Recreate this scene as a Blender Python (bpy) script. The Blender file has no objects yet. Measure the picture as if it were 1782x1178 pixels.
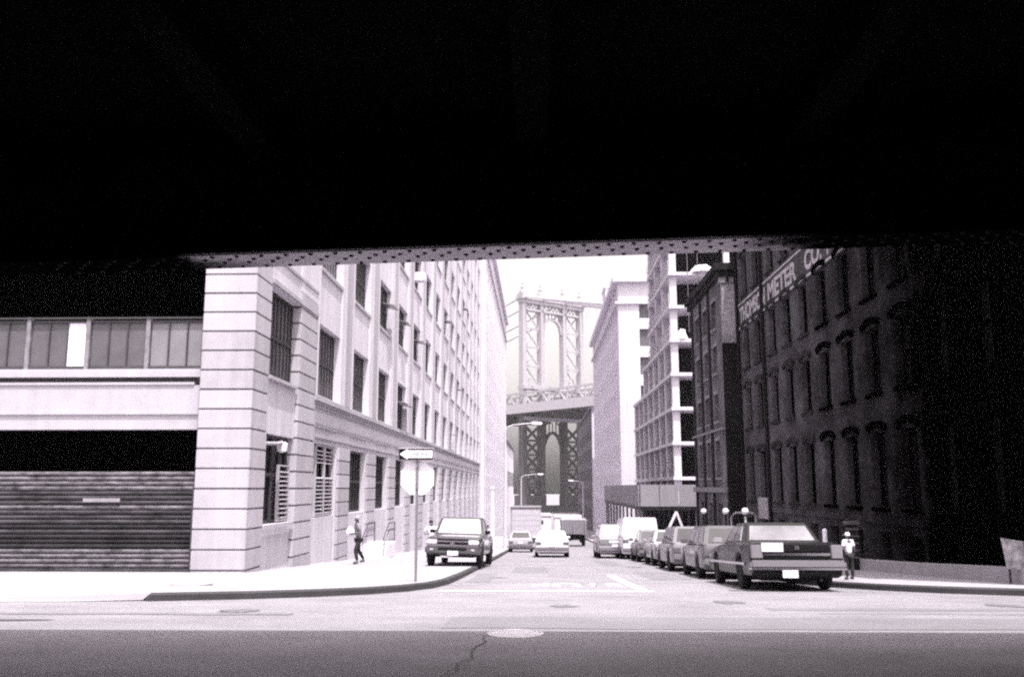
import bpy, bmesh, math, random
from mathutils import Vector, Matrix
R = math.radians
random.seed(7)
SC = bpy.context.scene
COL = SC.collection

# ------------------------------------------------------------------ camera
cam_d = bpy.data.cameras.new('camera'); cam = bpy.data.objects.new('camera', cam_d); COL.objects.link(cam)
cam.location = (0, 0, 1.6)
cam.rotation_euler = (R(90 + 9.2), 0, R(1.65))
cam_d.sensor_width = 36; cam_d.lens = 1600 / 1782 * 36
cam_d.clip_start = 0.05; cam_d.clip_end = 4000
SC.camera = cam

# ------------------------------------------------------------------ sky, sun, exposure
SUN_E, SUN_A = 71.0, 24.0            # elevation; degrees to the right of straight behind the camera
sun_dir = Vector((math.sin(R(SUN_A)) * math.cos(R(SUN_E)), -math.cos(R(SUN_A)) * math.cos(R(SUN_E)), math.sin(R(SUN_E))))
W = bpy.data.worlds.new('World'); SC.world = W; W.use_nodes = True
nt = W.node_tree; nt.nodes.clear()
sky = nt.nodes.new('ShaderNodeTexSky'); sky.sky_type = 'NISHITA'; sky.sun_disc = False
sky.sun_elevation = R(SUN_E); sky.sun_rotation = math.atan2(sun_dir.x, sun_dir.y)
sky.air_density = 1.6; sky.dust_density = 6.0; sky.ozone_density = 1.0
bw = nt.nodes.new('ShaderNodeRGBToBW')
mx = nt.nodes.new('ShaderNodeMix'); mx.data_type = 'RGBA'; mx.blend_type = 'MULTIPLY'; mx.inputs[0].default_value = 1
mx.inputs[7].default_value = (1.03, 0.965, 0.96, 1)
bg = nt.nodes.new('ShaderNodeBackground'); bg.inputs[1].default_value = 0.15
wo = nt.nodes.new('ShaderNodeOutputWorld')
nt.links.new(sky.outputs[0], bw.inputs[0]); nt.links.new(bw.outputs[0], mx.inputs[6])
nt.links.new(mx.outputs[2], bg.inputs[0]); nt.links.new(bg.outputs[0], wo.inputs[0])
sun_l = bpy.data.lights.new('sun', 'SUN'); sun_l.energy = 2.8; sun_l.angle = R(0.5); sun_l.color = (1.0, 0.965, 0.955)
sun = bpy.data.objects.new('sun', sun_l); COL.objects.link(sun)
sun.rotation_euler = sun_dir.to_track_quat('Z', 'Y').to_euler()
vs = SC.view_settings
vs.view_transform = 'Standard'; vs.look = 'None'; vs.gamma = 1.0; vs.exposure = 1.33; vs.use_curve_mapping = False
SC.cycles.use_denoising = False
SC.cycles.sample_clamp_indirect = 0.8; SC.cycles.max_bounces = 8; SC.cycles.diffuse_bounces = 4; SC.cycles.volume_bounces = 0
SC.cycles.pixel_filter_type = 'BLACKMAN_HARRIS'; SC.cycles.filter_width = 2.2

# ------------------------------------------------------------------ materials
TINT = (1.015, 0.95, 1.06)
def grey(v): return (v * TINT[0], v * TINT[1], v * TINT[2], 1)
MATS = {}
def mat(name, v, rough=0.8, var=0.12, scale=1.5, bump=0.0, bscale=60, metal=0.0, spec=0.5, stretch=(1, 1, 1), streak=0.0, tint=None, coat=0):
    if name in MATS: return MATS[name]
    m = bpy.data.materials.new(name); m.use_nodes = True
    t = m.node_tree; b = t.nodes['Principled BSDF']
    b.inputs['Roughness'].default_value = rough; b.inputs['Metallic'].default_value = metal
    b.inputs['Specular IOR Level'].default_value = spec
    if coat: b.inputs['Coat Weight'].default_value = coat; b.inputs['Coat Roughness'].default_value = 0.06
    g = t.nodes.new('ShaderNodeNewGeometry')
    mp = t.nodes.new('ShaderNodeMapping'); mp.inputs['Scale'].default_value = stretch
    t.links.new(g.outputs['Position'], mp.inputs['Vector'])
    n = t.nodes.new('ShaderNodeTexNoise'); n.inputs['Scale'].default_value = scale; n.inputs['Detail'].default_value = 8; n.inputs['Roughness'].default_value = 0.65
    t.links.new(mp.outputs[0], n.inputs['Vector'])
    r = t.nodes.new('ShaderNodeMapRange'); r.inputs[1].default_value = 0.25; r.inputs[2].default_value = 0.75
    r.inputs[3].default_value = v * (1 - var); r.inputs[4].default_value = v * (1 + var)
    t.links.new(n.outputs[0], r.inputs[0])
    val = r.outputs[0]
    if streak:
        mp2 = t.nodes.new('ShaderNodeMapping'); mp2.inputs['Scale'].default_value = (1, 1, 0.06)
        t.links.new(g.outputs['Position'], mp2.inputs['Vector'])
        n2 = t.nodes.new('ShaderNodeTexNoise'); n2.inputs['Scale'].default_value = 2.2; n2.inputs['Detail'].default_value = 6
        t.links.new(mp2.outputs[0], n2.inputs['Vector'])
        r2 = t.nodes.new('ShaderNodeMapRange'); r2.inputs[1].default_value = 0.35; r2.inputs[2].default_value = 0.65
        r2.inputs[3].default_value = 1 - streak; r2.inputs[4].default_value = 1
        t.links.new(n2.outputs[0], r2.inputs[0])
        mu = t.nodes.new('ShaderNodeMath'); mu.operation = 'MULTIPLY'
        t.links.new(val, mu.inputs[0]); t.links.new(r2.outputs[0], mu.inputs[1]); val = mu.outputs[0]
    c = t.nodes.new('ShaderNodeVectorMath'); c.operation = 'SCALE'; c.inputs[0].default_value = tint or TINT
    t.links.new(val, c.inputs['Scale']); t.links.new(c.outputs[0], b.inputs['Base Color'])
    if bump:
        n3 = t.nodes.new('ShaderNodeTexNoise'); n3.inputs['Scale'].default_value = bscale; n3.inputs['Detail'].default_value = 5
        t.links.new(g.outputs['Position'], n3.inputs['Vector'])
        bp = t.nodes.new('ShaderNodeBump'); bp.inputs['Strength'].default_value = bump; bp.inputs['Distance'].default_value = 0.02
        t.links.new(n3.outputs[0], bp.inputs['Height']); t.links.new(bp.outputs[0], b.inputs['Normal'])
    MATS[name] = m
    return m

def brickmat(name, v, mortar, shade_fade=None):
    """brick courses on walls that face the street; shade_fade = (y_dark, y_plain): shade painted in towards the viaduct, ragged edge"""
    m = bpy.data.materials.new(name); m.use_nodes = True
    t = m.node_tree; b = t.nodes['Principled BSDF']; b.inputs['Roughness'].default_value = 0.9; b.inputs['Specular IOR Level'].default_value = 0.0
    g = t.nodes.new('ShaderNodeNewGeometry'); s = t.nodes.new('ShaderNodeSeparateXYZ'); t.links.new(g.outputs['Position'], s.inputs[0])
    ad = t.nodes.new('ShaderNodeMath'); ad.operation = 'ADD'; t.links.new(s.outputs[0], ad.inputs[0]); t.links.new(s.outputs[1], ad.inputs[1])
    cb = t.nodes.new('ShaderNodeCombineXYZ'); t.links.new(ad.outputs[0], cb.inputs[0]); t.links.new(s.outputs[2], cb.inputs[1])
    bk = t.nodes.new('ShaderNodeTexBrick'); bk.inputs['Scale'].default_value = 1.0
    bk.inputs['Brick Width'].default_value = 0.22; bk.inputs['Row Height'].default_value = 0.076; bk.inputs['Mortar Size'].default_value = 0.008
    bk.inputs['Color1'].default_value = grey(v * 0.75); bk.inputs['Color2'].default_value = grey(v * 1.3); bk.inputs['Mortar'].default_value = grey(mortar)
    t.links.new(cb.outputs[0], bk.inputs['Vector'])
    n = t.nodes.new('ShaderNodeTexNoise'); n.inputs['Scale'].default_value = 0.6; n.inputs['Detail'].default_value = 8
    t.links.new(g.outputs['Position'], n.inputs['Vector'])
    r = t.nodes.new('ShaderNodeMapRange'); r.inputs[1].default_value = 0.3; r.inputs[2].default_value = 0.7; r.inputs[3].default_value = 0.65; r.inputs[4].default_value = 1.3
    t.links.new(n.outputs[0], r.inputs[0])
    val = r.outputs[0]
    if shade_fade:
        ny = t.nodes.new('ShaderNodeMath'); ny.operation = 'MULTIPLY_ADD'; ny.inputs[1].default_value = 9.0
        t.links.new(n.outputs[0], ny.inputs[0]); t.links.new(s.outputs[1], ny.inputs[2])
        r2 = t.nodes.new('ShaderNodeMapRange'); r2.inputs[1].default_value = shade_fade[0] + 4.5; r2.inputs[2].default_value = shade_fade[1] + 4.5
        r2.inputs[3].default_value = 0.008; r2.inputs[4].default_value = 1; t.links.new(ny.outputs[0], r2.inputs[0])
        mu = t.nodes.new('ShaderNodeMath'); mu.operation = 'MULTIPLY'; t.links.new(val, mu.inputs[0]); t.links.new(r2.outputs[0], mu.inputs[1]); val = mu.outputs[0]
    c = t.nodes.new('ShaderNodeVectorMath'); c.operation = 'SCALE'
    t.links.new(bk.outputs['Color'], c.inputs[0]); t.links.new(val, c.inputs['Scale']); t.links.new(c.outputs[0], b.inputs['Base Color'])
    bp = t.nodes.new('ShaderNodeBump'); bp.inputs['Strength'].default_value = 0.5; bp.inputs['Distance'].default_value = 0.01
    t.links.new(bk.outputs['Fac'], bp.inputs['Height']); bp.invert = True; t.links.new(bp.outputs[0], b.inputs['Normal'])
    return m

M_STUCCO = mat('painted_concrete', 0.68, 0.85, 0.09, 0.9, bump=0.2, bscale=25, streak=0.16)
M_STUCCO2 = mat('painted_concrete_worn', 0.60, 0.85, 0.10, 0.6, bump=0.2, bscale=20, streak=0.14)
M_STONEA = mat('painted_stone_grey', 0.42, 0.85, 0.12, 1.6, bump=0.25, bscale=30, streak=0.16); M_STONEB = mat('painted_stone_light', 0.475, 0.85, 0.07, 1.2, bump=0.25, bscale=24, streak=0.1)
M_STONE = mat('painted_stone', 0.45, 0.85, 0.10, 1.6, bump=0.25, bscale=30, streak=0.12)
M_JOINT = mat('joint_mortar', 0.10, 0.95, 0.2)
M_DARKSTEEL = mat('dark_steel', 0.035, 0.6, 0.3, 4)
M_SASH = mat('sash_paint', 0.05, 0.6, 0.3, 3)
M_GLASS = mat('window_glass', 0.045, 0.12, 0.5, 1.2, spec=0.6, stretch=(1, 6, 0.5))
M_GLASS2 = mat('wired_glass', 0.16, 0.3, 0.7, 1.1, spec=0.5, stretch=(1, 9, 0.25))
M_GLASSB = mat('black_glass', 0.005, 0.25, 0.4, 2, spec=0.08)
M_FROST = mat('frosted_pane', 0.20, 0.55, 0.18, 1.6)
M_WHITEBOARD = mat('white_board', 0.80, 0.7, 0.04)
M_BLIND = mat('window_blind', 0.50, 0.8, 0.08, 3)
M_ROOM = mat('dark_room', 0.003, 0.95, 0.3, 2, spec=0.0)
M_SHUT = mat('worn_shutter_steel', 0.05, 0.8, 0.9, 1.6, spec=0.15, bump=0.15, bscale=40, stretch=(0.9, 1, 3.5), streak=0.0)
M_ASPHALT = mat('asphalt', 0.20, 0.62, 0.26, 0.9, stretch=(0.7, 1.1, 1), bump=0.35, bscale=140, spec=0.5)
M_PATCH = mat('asphalt_patch', 0.16, 0.65, 0.16, 0.9, bump=0.3, bscale=140, spec=0.5)
M_TAR = mat('tar', 0.05, 0.7, 0.2, 8)
M_WALK = mat('sidewalk_concrete', 0.285, 0.9, 0.08, 0.6, bump=0.15, bscale=90, spec=0.2)
M_KERB = mat('kerb_steel', 0.035, 0.8, 0.3, 2)
M_PAINT = mat('road_paint', 0.56, 0.8, 0.3, 9, spec=0.3)
M_IRON = mat('cast_iron', 0.62, 0.6, 0.2, 9)
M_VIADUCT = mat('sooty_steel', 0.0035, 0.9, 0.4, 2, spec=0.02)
M_FLANGE = mat('grey_flange_paint', 0.82, 0.7, 0.12, 1.2, stretch=(0.6, 3, 1))
def shade_flange_ends():  # both flange ends fade to black; vignette shade put into the paint colour
    m = M_FLANGE; t = m.node_tree; b = t.nodes['Principled BSDF']; src = b.inputs['Base Color'].links[0].from_socket
    g = t.nodes.new('ShaderNodeNewGeometry'); sx = t.nodes.new('ShaderNodeSeparateXYZ'); t.links.new(g.outputs['Position'], sx.inputs[0])
    n = t.nodes.new('ShaderNodeTexNoise'); n.inputs['Scale'].default_value = 1.3; n.inputs['Detail'].default_value = 9; t.links.new(g.outputs['Position'], n.inputs['Vector'])
    s1 = t.nodes.new('ShaderNodeMath'); s1.operation = 'SUBTRACT'; s1.inputs[1].default_value = -0.5; t.links.new(sx.outputs[0], s1.inputs[0])
    ab = t.nodes.new('ShaderNodeMath'); ab.operation = 'ABSOLUTE'; t.links.new(s1.outputs[0], ab.inputs[0])
    ad = t.nodes.new('ShaderNodeMath'); ad.operation = 'MULTIPLY_ADD'; ad.inputs[1].default_value = 2.2; t.links.new(n.outputs[0], ad.inputs[0]); t.links.new(ab.outputs[0], ad.inputs[2])
    r = t.nodes.new('ShaderNodeMapRange'); r.interpolation_type = 'SMOOTHSTEP'; r.inputs[1].default_value = 3.4; r.inputs[2].default_value = 4.5; r.inputs[3].default_value = 1; r.inputs[4].default_value = 0.004; t.links.new(ad.outputs[0], r.inputs[0])
    c = t.nodes.new('ShaderNodeVectorMath'); c.operation = 'SCALE'; t.links.new(src, c.inputs[0]); t.links.new(r.outputs[0], c.inputs['Scale']); t.links.new(c.outputs[0], b.inputs['Base Color'])
    b.inputs['Specular IOR Level'].default_value = 0.0
M_RIVET = mat('rivet_rust', 0.02, 0.8, 0.3, 5, spec=0.1)
shade_flange_ends()
M_BLOCKER = mat('blocker_masonry', 0.02, 0.95, 0.3, 1, spec=0.1)
M_BRICK = brickmat('dark_brick', 0.092, 0.075, shade_fade=(25.5, 40.5))  # near end fades to black: vignette shade put into the brick colour
M_BRICK3 = brickmat('grey_brick', 0.16, 0.13)
M_BRICKP = brickmat('pale_brick', 0.33, 0.3)
M_BRICKD = brickmat('black_brick', 0.018, 0.014)
M_TRIMD = mat('dark_trim', 0.022, 0.9, 0.3, 3, spec=0.08)
M_BLACKTRIM = mat('black_trim', 0.0012, 0.95, 0.3, 3, spec=0.0)  # black frames; near hoods and sills wear it to continue the painted shade
M_TRIM3 = mat('grey_stone_trim', 0.20, 0.85, 0.2, 3)
M_SIGNW = mat('sign_white', 0.42, 0.8, 0.6, 5)
M_SIGND = mat('sign_ground', 0.035, 0.9, 0.3, 3)
M_CONC = mat('raw_concrete', 0.62, 0.9, 0.12, 0.9, bump=0.15, bscale=20)
M_CONCD = mat('concrete_infill', 0.20, 0.9, 0.18, 0.9)
M_INNER = mat('unlit_interior', 0.02, 0.95, 0.4, 1, spec=0.1)
M_PLY = mat('plywood_hoarding', 0.25, 0.85, 0.12, 1.5, stretch=(1, 1, 0.3))
M_WHITEB = mat('white_wall', 0.66, 0.85, 0.06, 0.3, streak=0.1)
M_FARB = mat('far_brick', 0.7, 0.9, 0.08, 0.4)
M_FARW = mat('far_window', 0.3, 0.3, 0.2, 1)
M_FARD = mat('far_dark_wall', 0.13, 0.9, 0.15, 0.5)
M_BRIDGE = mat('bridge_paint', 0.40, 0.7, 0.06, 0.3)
M_BRIDGED = mat('bridge_shaded', 0.07, 0.8, 0.2, 0.2)  # darker copy of the bridge paint, deck shade put into the colour
M_TYRE = mat('tyre_rubber', 0.012, 0.85, 0.2, 5, spec=0.2)
M_RIM = mat('wheel_metal', 0.45, 0.35, 0.1, 5, metal=0.8)
M_UNDER = mat('underbody', 0.008, 0.9, 0.3, 4, spec=0.1)
M_CARGLASS = mat('car_glass', 0.03, 0.05, 0.3, 2, spec=0.7)
M_CHROME = mat('chrome', 0.7, 0.18, 0.05, 3, metal=1.0)
M_LAMP = mat('lamp_lens', 0.45, 0.2, 0.1, 6, spec=0.6)
M_TAIL = mat('tail_lens', 0.12, 0.2, 0.2, 6, spec=0.6)
M_PLATE = mat('plate_white', 0.75, 0.5, 0.05)
M_POLE = mat('galvanised', 0.17, 0.5, 0.12, 4)
M_POLEW = mat('pale_pole', 0.55, 0.6, 0.08, 4)
M_SIGNBACK = mat('sign_aluminium', 0.78, 0.55, 0.04, 3)
M_BLACK = mat('black_paint', 0.008, 0.6, 0.2, 5, spec=0.12)
M_WHITE = mat('white_paint', 0.80, 0.5, 0.04, 3)
M_GLOBE = mat('white_globe', 0.80, 0.25, 0.03, 3)
M_SKIN = mat('skin', 0.28, 0.6, 0.06, 8)
M_SKIND = mat('skin_deep', 0.10, 0.6, 0.06, 8)
M_HAIR = mat('hair', 0.012, 0.8, 0.3, 30)
M_SHIRTW = mat('white_cotton', 0.80, 0.9, 0.05, 12)
M_SHIRTG = mat('pale_cotton', 0.55, 0.9, 0.08, 12)
M_TROU = mat('dark_trousers', 0.018, 0.9, 0.2, 12)
M_SHOE = mat('shoe', 0.05, 0.7, 0.2, 12)

# ------------------------------------------------------------------ mesh helpers
class MB:
    def __init__(s): s.v = []; s.f = []
    def add(s, vs, fs):
        o = len(s.v); s.v += [tuple(p) for p in vs]; s.f += [tuple(i + o for i in f) for f in fs]; return s
    def box(s, x0, x1, y0, y1, z0, z1):
        return s.add([(x0, y0, z0), (x1, y0, z0), (x1, y1, z0), (x0, y1, z0), (x0, y0, z1), (x1, y0, z1), (x1, y1, z1), (x0, y1, z1)],
                     [(0, 3, 2, 1), (4, 5, 6, 7), (0, 1, 5, 4), (1, 2, 6, 5), (2, 3, 7, 6), (3, 0, 4, 7)])
    def hexa(s, b, t):      # bottom quad, top quad (same winding, counter-clockwise from above)
        return s.add(list(b) + list(t), [(3, 2, 1, 0), (4, 5, 6, 7), (0, 1, 5, 4), (1, 2, 6, 5), (2, 3, 7, 6), (3, 0, 4, 7)])
    def bar(s, a, b, w, h=None, up=(0, 0, 1)):
        a = Vector(a); b = Vector(b); d = (b - a).normalized(); u = Vector(up)
        if abs(d.dot(u)) > 0.98: u = Vector((0, 1, 0))
        r = d.cross(u).normalized(); u = r.cross(d); h = h or w
        q = [(-w / 2, -h / 2), (w / 2, -h / 2), (w / 2, h / 2), (-w / 2, h / 2)]
        return s.add([a + r * i + u * j for i, j in q] + [b + r * i + u * j for i, j in q],
                     [(0, 1, 2, 3), (7, 6, 5, 4), (0, 4, 5, 1), (1, 5, 6, 2), (2, 6, 7, 3), (3, 7, 4, 0)])
    def tube(s, pts, rad, n=8, caps=True):
        pts = [Vector(p) for p in pts]; rs = rad if isinstance(rad, (list, tuple)) else [rad] * len(pts)
        rings = []
        for i, p in enumerate(pts):
            d = (pts[min(i + 1, len(pts) - 1)] - pts[max(i - 1, 0)]).normalized()
            u = Vector((0, 0, 1)) if abs(d.z) < 0.95 else Vector((0, 1, 0))
            r = d.cross(u).normalized(); u = r.cross(d)
            rings.append([p + (r * math.cos(2 * math.pi * k / n) + u * math.sin(2 * math.pi * k / n)) * rs[i] for k in range(n)])
        vs = [q for g in rings for q in g]; fs = []
        for i in range(len(pts) - 1):
            for k in range(n):
                a = i * n + k; b = i * n + (k + 1) % n; fs.append((a, b, b + n, a + n))
        if caps: fs += [tuple(range(n))[::-1], tuple((len(pts) - 1) * n + k for k in range(n))]
        return s.add(vs, fs)
    def lathe(s, prof, n=16, c=(0, 0, 0), axis='z'):
        vs = []; fs = []
        for r, z in prof:
            for k in range(n):
                a = 2 * math.pi * k / n
                if axis == 'z': vs.append((c[0] + r * math.cos(a), c[1] + r * math.sin(a), c[2] + z))
                else: vs.append((c[0] + z, c[1] + r * math.cos(a), c[2] + r * math.sin(a)))
        for i in range(len(prof) - 1):
            for k in range(n):
                a = i * n + k; b = i * n + (k + 1) % n; fs.append((a, b, b + n, a + n))
        if prof[0][0] > 1e-6: fs.append(tuple(range(n))[::-1])
        if prof[-1][0] > 1e-6: fs.append(tuple((len(prof) - 1) * n + k for k in range(n)))
        return s.add(vs, fs)
    def prism(s, poly, z0, z1):
        n = len(poly)
        return s.add([(x, y, z0) for x, y in poly] + [(x, y, z1) for x, y in poly],
                     [tuple(range(n))[::-1], tuple(range(n, 2 * n))] + [(i, (i + 1) % n, n + (i + 1) % n, n + i) for i in range(n)])
    def mesh(s, name, m, smooth=0, bevel=0):
        me = bpy.data.meshes.new(name); me.from_pydata(s.v, [], s.f)
        bm = bmesh.new(); bm.from_mesh(me)
        bmesh.ops.recalc_face_normals(bm, faces=bm.faces)
        if bevel:
            bmesh.ops.bevel(bm, geom=[e for e in bm.edges if len(e.link_faces) == 2 and e.calc_face_angle() > 0.6], offset=bevel, segments=2, affect='EDGES')
        bm.to_mesh(me); bm.free()
        if m: me.materials.append(m)
        if smooth:
            me.polygons.foreach_set('use_smooth', [True] * len(me.polygons)); me.set_sharp_from_angle(angle=R(smooth))
        return me
    def build(s, name, m, parent=None, smooth=0, bevel=0):
        return link(name, s.mesh(name, m, smooth, bevel), parent)

def link(name, me, parent=None, loc=None, rot=None):
    o = bpy.data.objects.new(name, me); COL.objects.link(o); o.parent = parent
    if loc: o.location = loc
    if rot: o.rotation_euler = rot
    return o
def tag(o, label=None, cat=None, group=None, kind=None):
    if label: o['label'] = label
    if cat: o['category'] = cat
    if group: o['group'] = group
    if kind: o['kind'] = kind
    return o
def empty(name, loc=(0, 0, 0), rz=0):
    o = bpy.data.objects.new(name, None); COL.objects.link(o); o.location = loc; o.rotation_euler = (0, 0, rz); o.empty_display_size = 0.3
    return o
class Thing:
    """an Empty at the base of a thing; parts are given in world coordinates"""
    def __init__(s, name, base, label, cat, group=None):
        s.e = tag(empty(name, base), label, cat, group); s.b = Vector(base)
    def part(s, name, mb, m, smooth=0, bevel=0, parent=None):
        me = mb.mesh(name, m, smooth, bevel)
        off = s.b if parent is None else s.b
        if parent is None or parent is s.e: me.transform(Matrix.Translation(-s.b)); return link(name, me, s.e)
        me.transform(Matrix.Translation(-s.b - parent.location)); return link(name, me, parent)
    def inst(s, name, me, world, rot=None, parent=None):
        p = Vector(world) - s.b
        if parent is not None and parent is not s.e: p = p - parent.location
        return link(name, me, parent or s.e, p, rot)

def text_mesh(txt, m, w, h, extrude=0.01, bold=0.0):
    cu = bpy.data.curves.new('lettering', 'FONT'); cu.body = txt; cu.extrude = extrude; cu.offset = bold; cu.size = 1; cu.resolution_u = 3
    o = bpy.data.objects.new('tmp_text', cu); COL.objects.link(o)
    dg = bpy.context.evaluated_depsgraph_get(); me = bpy.data.meshes.new_from_object(o.evaluated_get(dg))
    bpy.data.objects.remove(o); bpy.data.curves.remove(cu)
    xs = [v.co.x for v in me.vertices]; ys = [v.co.y for v in me.vertices]
    x0, x1, y0, y1 = min(xs), max(xs), min(ys), max(ys)
    for v in me.vertices: v.co.x = (v.co.x - x0) / (x1 - x0) * w; v.co.y = (v.co.y - y0) / (y1 - y0) * h
    me.materials.clear(); me.materials.append(m)
    return me

def interp(pts, x):
    if x <= pts[0][0]: return pts[0][1]
    for (a, b), (c, d) in zip(pts, pts[1:]):
        if x <= c: return b + (d - b) * (x - a) / (c - a)
    return pts[-1][1]
GP = [(-80, 0), (8, 0), (12, -0.09), (19.5, -0.50), (26.7, -0.93), (33, -1.25), (52, -2.2), (77, -3.4), (110, -4.8), (150, -6.2), (250, -8.2), (400, -9), (1500, -9)]
def gz(y): return (interp(GP, y - 1.5) + 2 * interp(GP, y) + interp(GP, y + 1.5)) / 4

# ------------------------------------------------------------------ ground, road, pavements
def frange(a, b, s):
    r = []
    while a < b - 1e-6: r.append(a); a += s
    return r + [b]
ys = frange(-60, 10, 10) + frange(12, 60, 2) + frange(65, 150, 5) + [180, 210, 250, 300, 350, 400, 500, 700, 1000, 1500]
mb = MB()
xs = [-1200, -300, -60, -9, 9, 60, 300, 1200]
mb.add([(x, y, gz(y)) for y in ys for x in xs], [(i * len(xs) + j, i * len(xs) + j + 1, (i + 1) * len(xs) + j + 1, (i + 1) * len(xs) + j) for i in range(len(ys) - 1) for j in range(len(xs) - 1)])
tag(mb.build('road', M_ASPHALT, smooth=40), kind='structure')

KL = [(-60, 15.2), (-12, 15.4), (-8, 15.75), (-6.78, 16.05), (-6.66, 16.08), (-5.2, 16.7), (-4.2, 17.4), (-3.4, 18.2), (-2.8, 19.3), (-2.45, 20.6), (-2.3, 22.5)] + [(-2.3, y) for y in frange(24, 150, 3)]
KR = [(60, 16.2), (16, 16.9), (11.5, 17.5), (9.6, 18.2), (8.2, 19.2), (7.3, 20.3), (6.75, 21.6), (6.5, 23)] + [(6.5, y) for y in frange(24.5, 150, 3)]
def walk_h(x, y):
    if x < -6.3 and y < 20: return 0.006 + 0.124 * min(1, max(0, (y - 15.9) / 1.6)) if x < -6.7 else 0.13
    return 0.13
def sidewalk(K, back, side):
    mb = MB(); vs = []; fs = []
    steps = [0.0, 0.06, 0.15, 0.3, 0.5, 0.7, 1.0]
    for i, (x, y) in enumerate(K):
        for s in steps:
            X = x + (back - x) * s; vs.append((X, y, gz(y) + walk_h(X, y)))
    n = len(steps)
    for i in range(len(K) - 1):
        for j in range(n - 1): fs.append((i * n + j, i * n + j + 1, (i + 1) * n + j + 1, (i + 1) * n + j))
    mb.add(vs, fs)
    tag(mb.build('sidewalk', M_WALK, smooth=30), kind='structure')
    kb = MB(); vs = []; fs = []
    for i, (x, y) in enumerate(K):
        a = Vector(K[max(0, i - 1)]); b = Vector(K[min(len(K) - 1, i + 1)]); t = (b - a).normalized()
        nrm = Vector((t.y, -t.x)) if side < 0 else Vector((-t.y, t.x))     # towards the road
        h = walk_h(x, y) if x > -6.7 or side > 0 else -0.06
        p = Vector((x, y)); z = gz(y)
        for off, zz in ((0.14, -0.3), (0.13, h - 0.02), (0.11, h + 0.006), (-0.03, h + 0.006)):
            q = p + nrm * off; vs.append((q.x, q.y, z + zz))
    for i in range(len(K) - 1):
        for j in range(3): fs.append((i * 4 + j, i * 4 + j + 1, (i + 1) * 4 + j + 1, (i + 1) * 4 + j))
    kb.add(vs, fs); tag(kb.build('kerb', M_KERB, smooth=30), kind='structure')
sidewalk(KL, -60, -1)
sidewalk(KR, 60, 1)

# sheets lying on the road
def sheet(name, poly_rows, m, dz):
    mb = MB(); n = 0
    vs = []; fs = []
    for i, (xa, xb, y) in enumerate(poly_rows):
        vs += [(xa, y, gz(y) + dz), (xb, y, gz(y) + dz)]
        if i: fs.append((2 * i - 2, 2 * i - 1, 2 * i + 1, 2 * i))
    mb.add(vs, fs); return tag(mb.build(name, m), kind='structure')
def ragged(x0, x1, y0, y1, n, amp):
    # a strip across the road (long in x) with uneven edges
    vs = []; fs = []
    for i in range(n + 1):
        x = x0 + (x1 - x0) * i / n
        a = y0 + random.uniform(-amp, amp); b = y1 + random.uniform(-amp, amp)
        for k in range(4):
            y = a + (b - a) * k / 3; vs.append((x, y, gz(y) + 0.004))
        if i:
            for k in range(3): fs.append((4 * i - 4 + k, 4 * i + k, 4 * i + k + 1, 4 * i - 3 + k))
    return MB().add(vs, fs)
tag(ragged(-1.2, 26, 11.6, 13.1, 40, 0.07).build('asphalt_patch', M_PATCH), kind='structure')
tag(ragged(3.5, 26, 14.4, 14.9, 30, 0.05).build('asphalt_patch', M_PATCH), kind='structure')
tag(ragged(-20, -3.5, 13.2, 13.5, 30, 0.05).build('asphalt_patch', M_PATCH), kind='structure')
def crack(pts, w, m=M_TAR, dz=0.008, name='road_crack'):
    mb = MB(); vs = []; fs = []
    for i, (x, y) in enumerate(pts):
        j = random.uniform(0.5, 1.3) * w
        vs += [(x - j, y, gz(y) + dz), (x + j, y + random.uniform(-.02, .02), gz(y) + dz)]
        if i: fs.append((2 * i - 2, 2 * i - 1, 2 * i + 1, 2 * i))
    mb.add(vs, fs); tag(mb.build(name, m), kind='structure')
cx_ = -0.6; cp = []
for y in frange(7.6, 11.2, 0.06):
    cp.append((cx_ - (11.2 - y) * 0.09, y)); cx_ += random.uniform(-.028, .028)
crack(cp, 0.008)
mbx = MB()
for i in range(24):
    x = 4 + i * 0.9
    mbx.add([(x, 13.75 + 0.05 * math.sin(i * 1.7), gz(13.75) + .009), (x + .95, 13.75 + 0.05 * math.sin(i * 1.7 + 1.7), gz(13.75) + .009), (x + .95, 13.79 + 0.05 * math.sin(i * 1.7 + 1.7), gz(13.8) + .009), (x, 13.78 + 0.05 * math.sin(i * 1.7), gz(13.8) + .009)], [(0, 1, 2, 3)])
tag(mbx.build('road_crack', M_TAR), kind='structure')
# oil stain by the driveway, far left
mbx = MB(); vs = [(-7.3 + .9 * math.cos(a) * random.uniform(.7, 1.1) , 12.3 + .22 * math.sin(a) * random.uniform(.6, 1.1), 0) for a in [2 * math.pi * k / 22 for k in range(22)]]
vs = [(x, y, gz(y) + .005) for x, y, _ in vs]; mbx.add(vs, [tuple(range(22))]); tag(mbx.build('oil_stain', M_TAR), kind='structure')
def patch(x0, x1, y0, y1, m=M_PATCH, dz=.004):
    vs = []; fs = []; nr = max(2, int((y1 - y0) / .5))
    for i in range(nr + 1):
        y = y0 + (y1 - y0) * i / nr; j = random.uniform(-.03, .03)
        vs += [(x0 + j, y, gz(y) + dz), (x1 + j, y, gz(y) + dz)]
        if i: fs.append((2 * i - 2, 2 * i - 1, 2 * i + 1, 2 * i))
    tag(MB().add(vs, fs).build('asphalt_patch', m), kind='structure')
patch(3.1, 4.2, 26, 31.5); patch(-.9, .3, 31, 36); patch(-1.9, -1.3, 24, 30); patch(2.6, 3.4, 38, 46)
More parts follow.
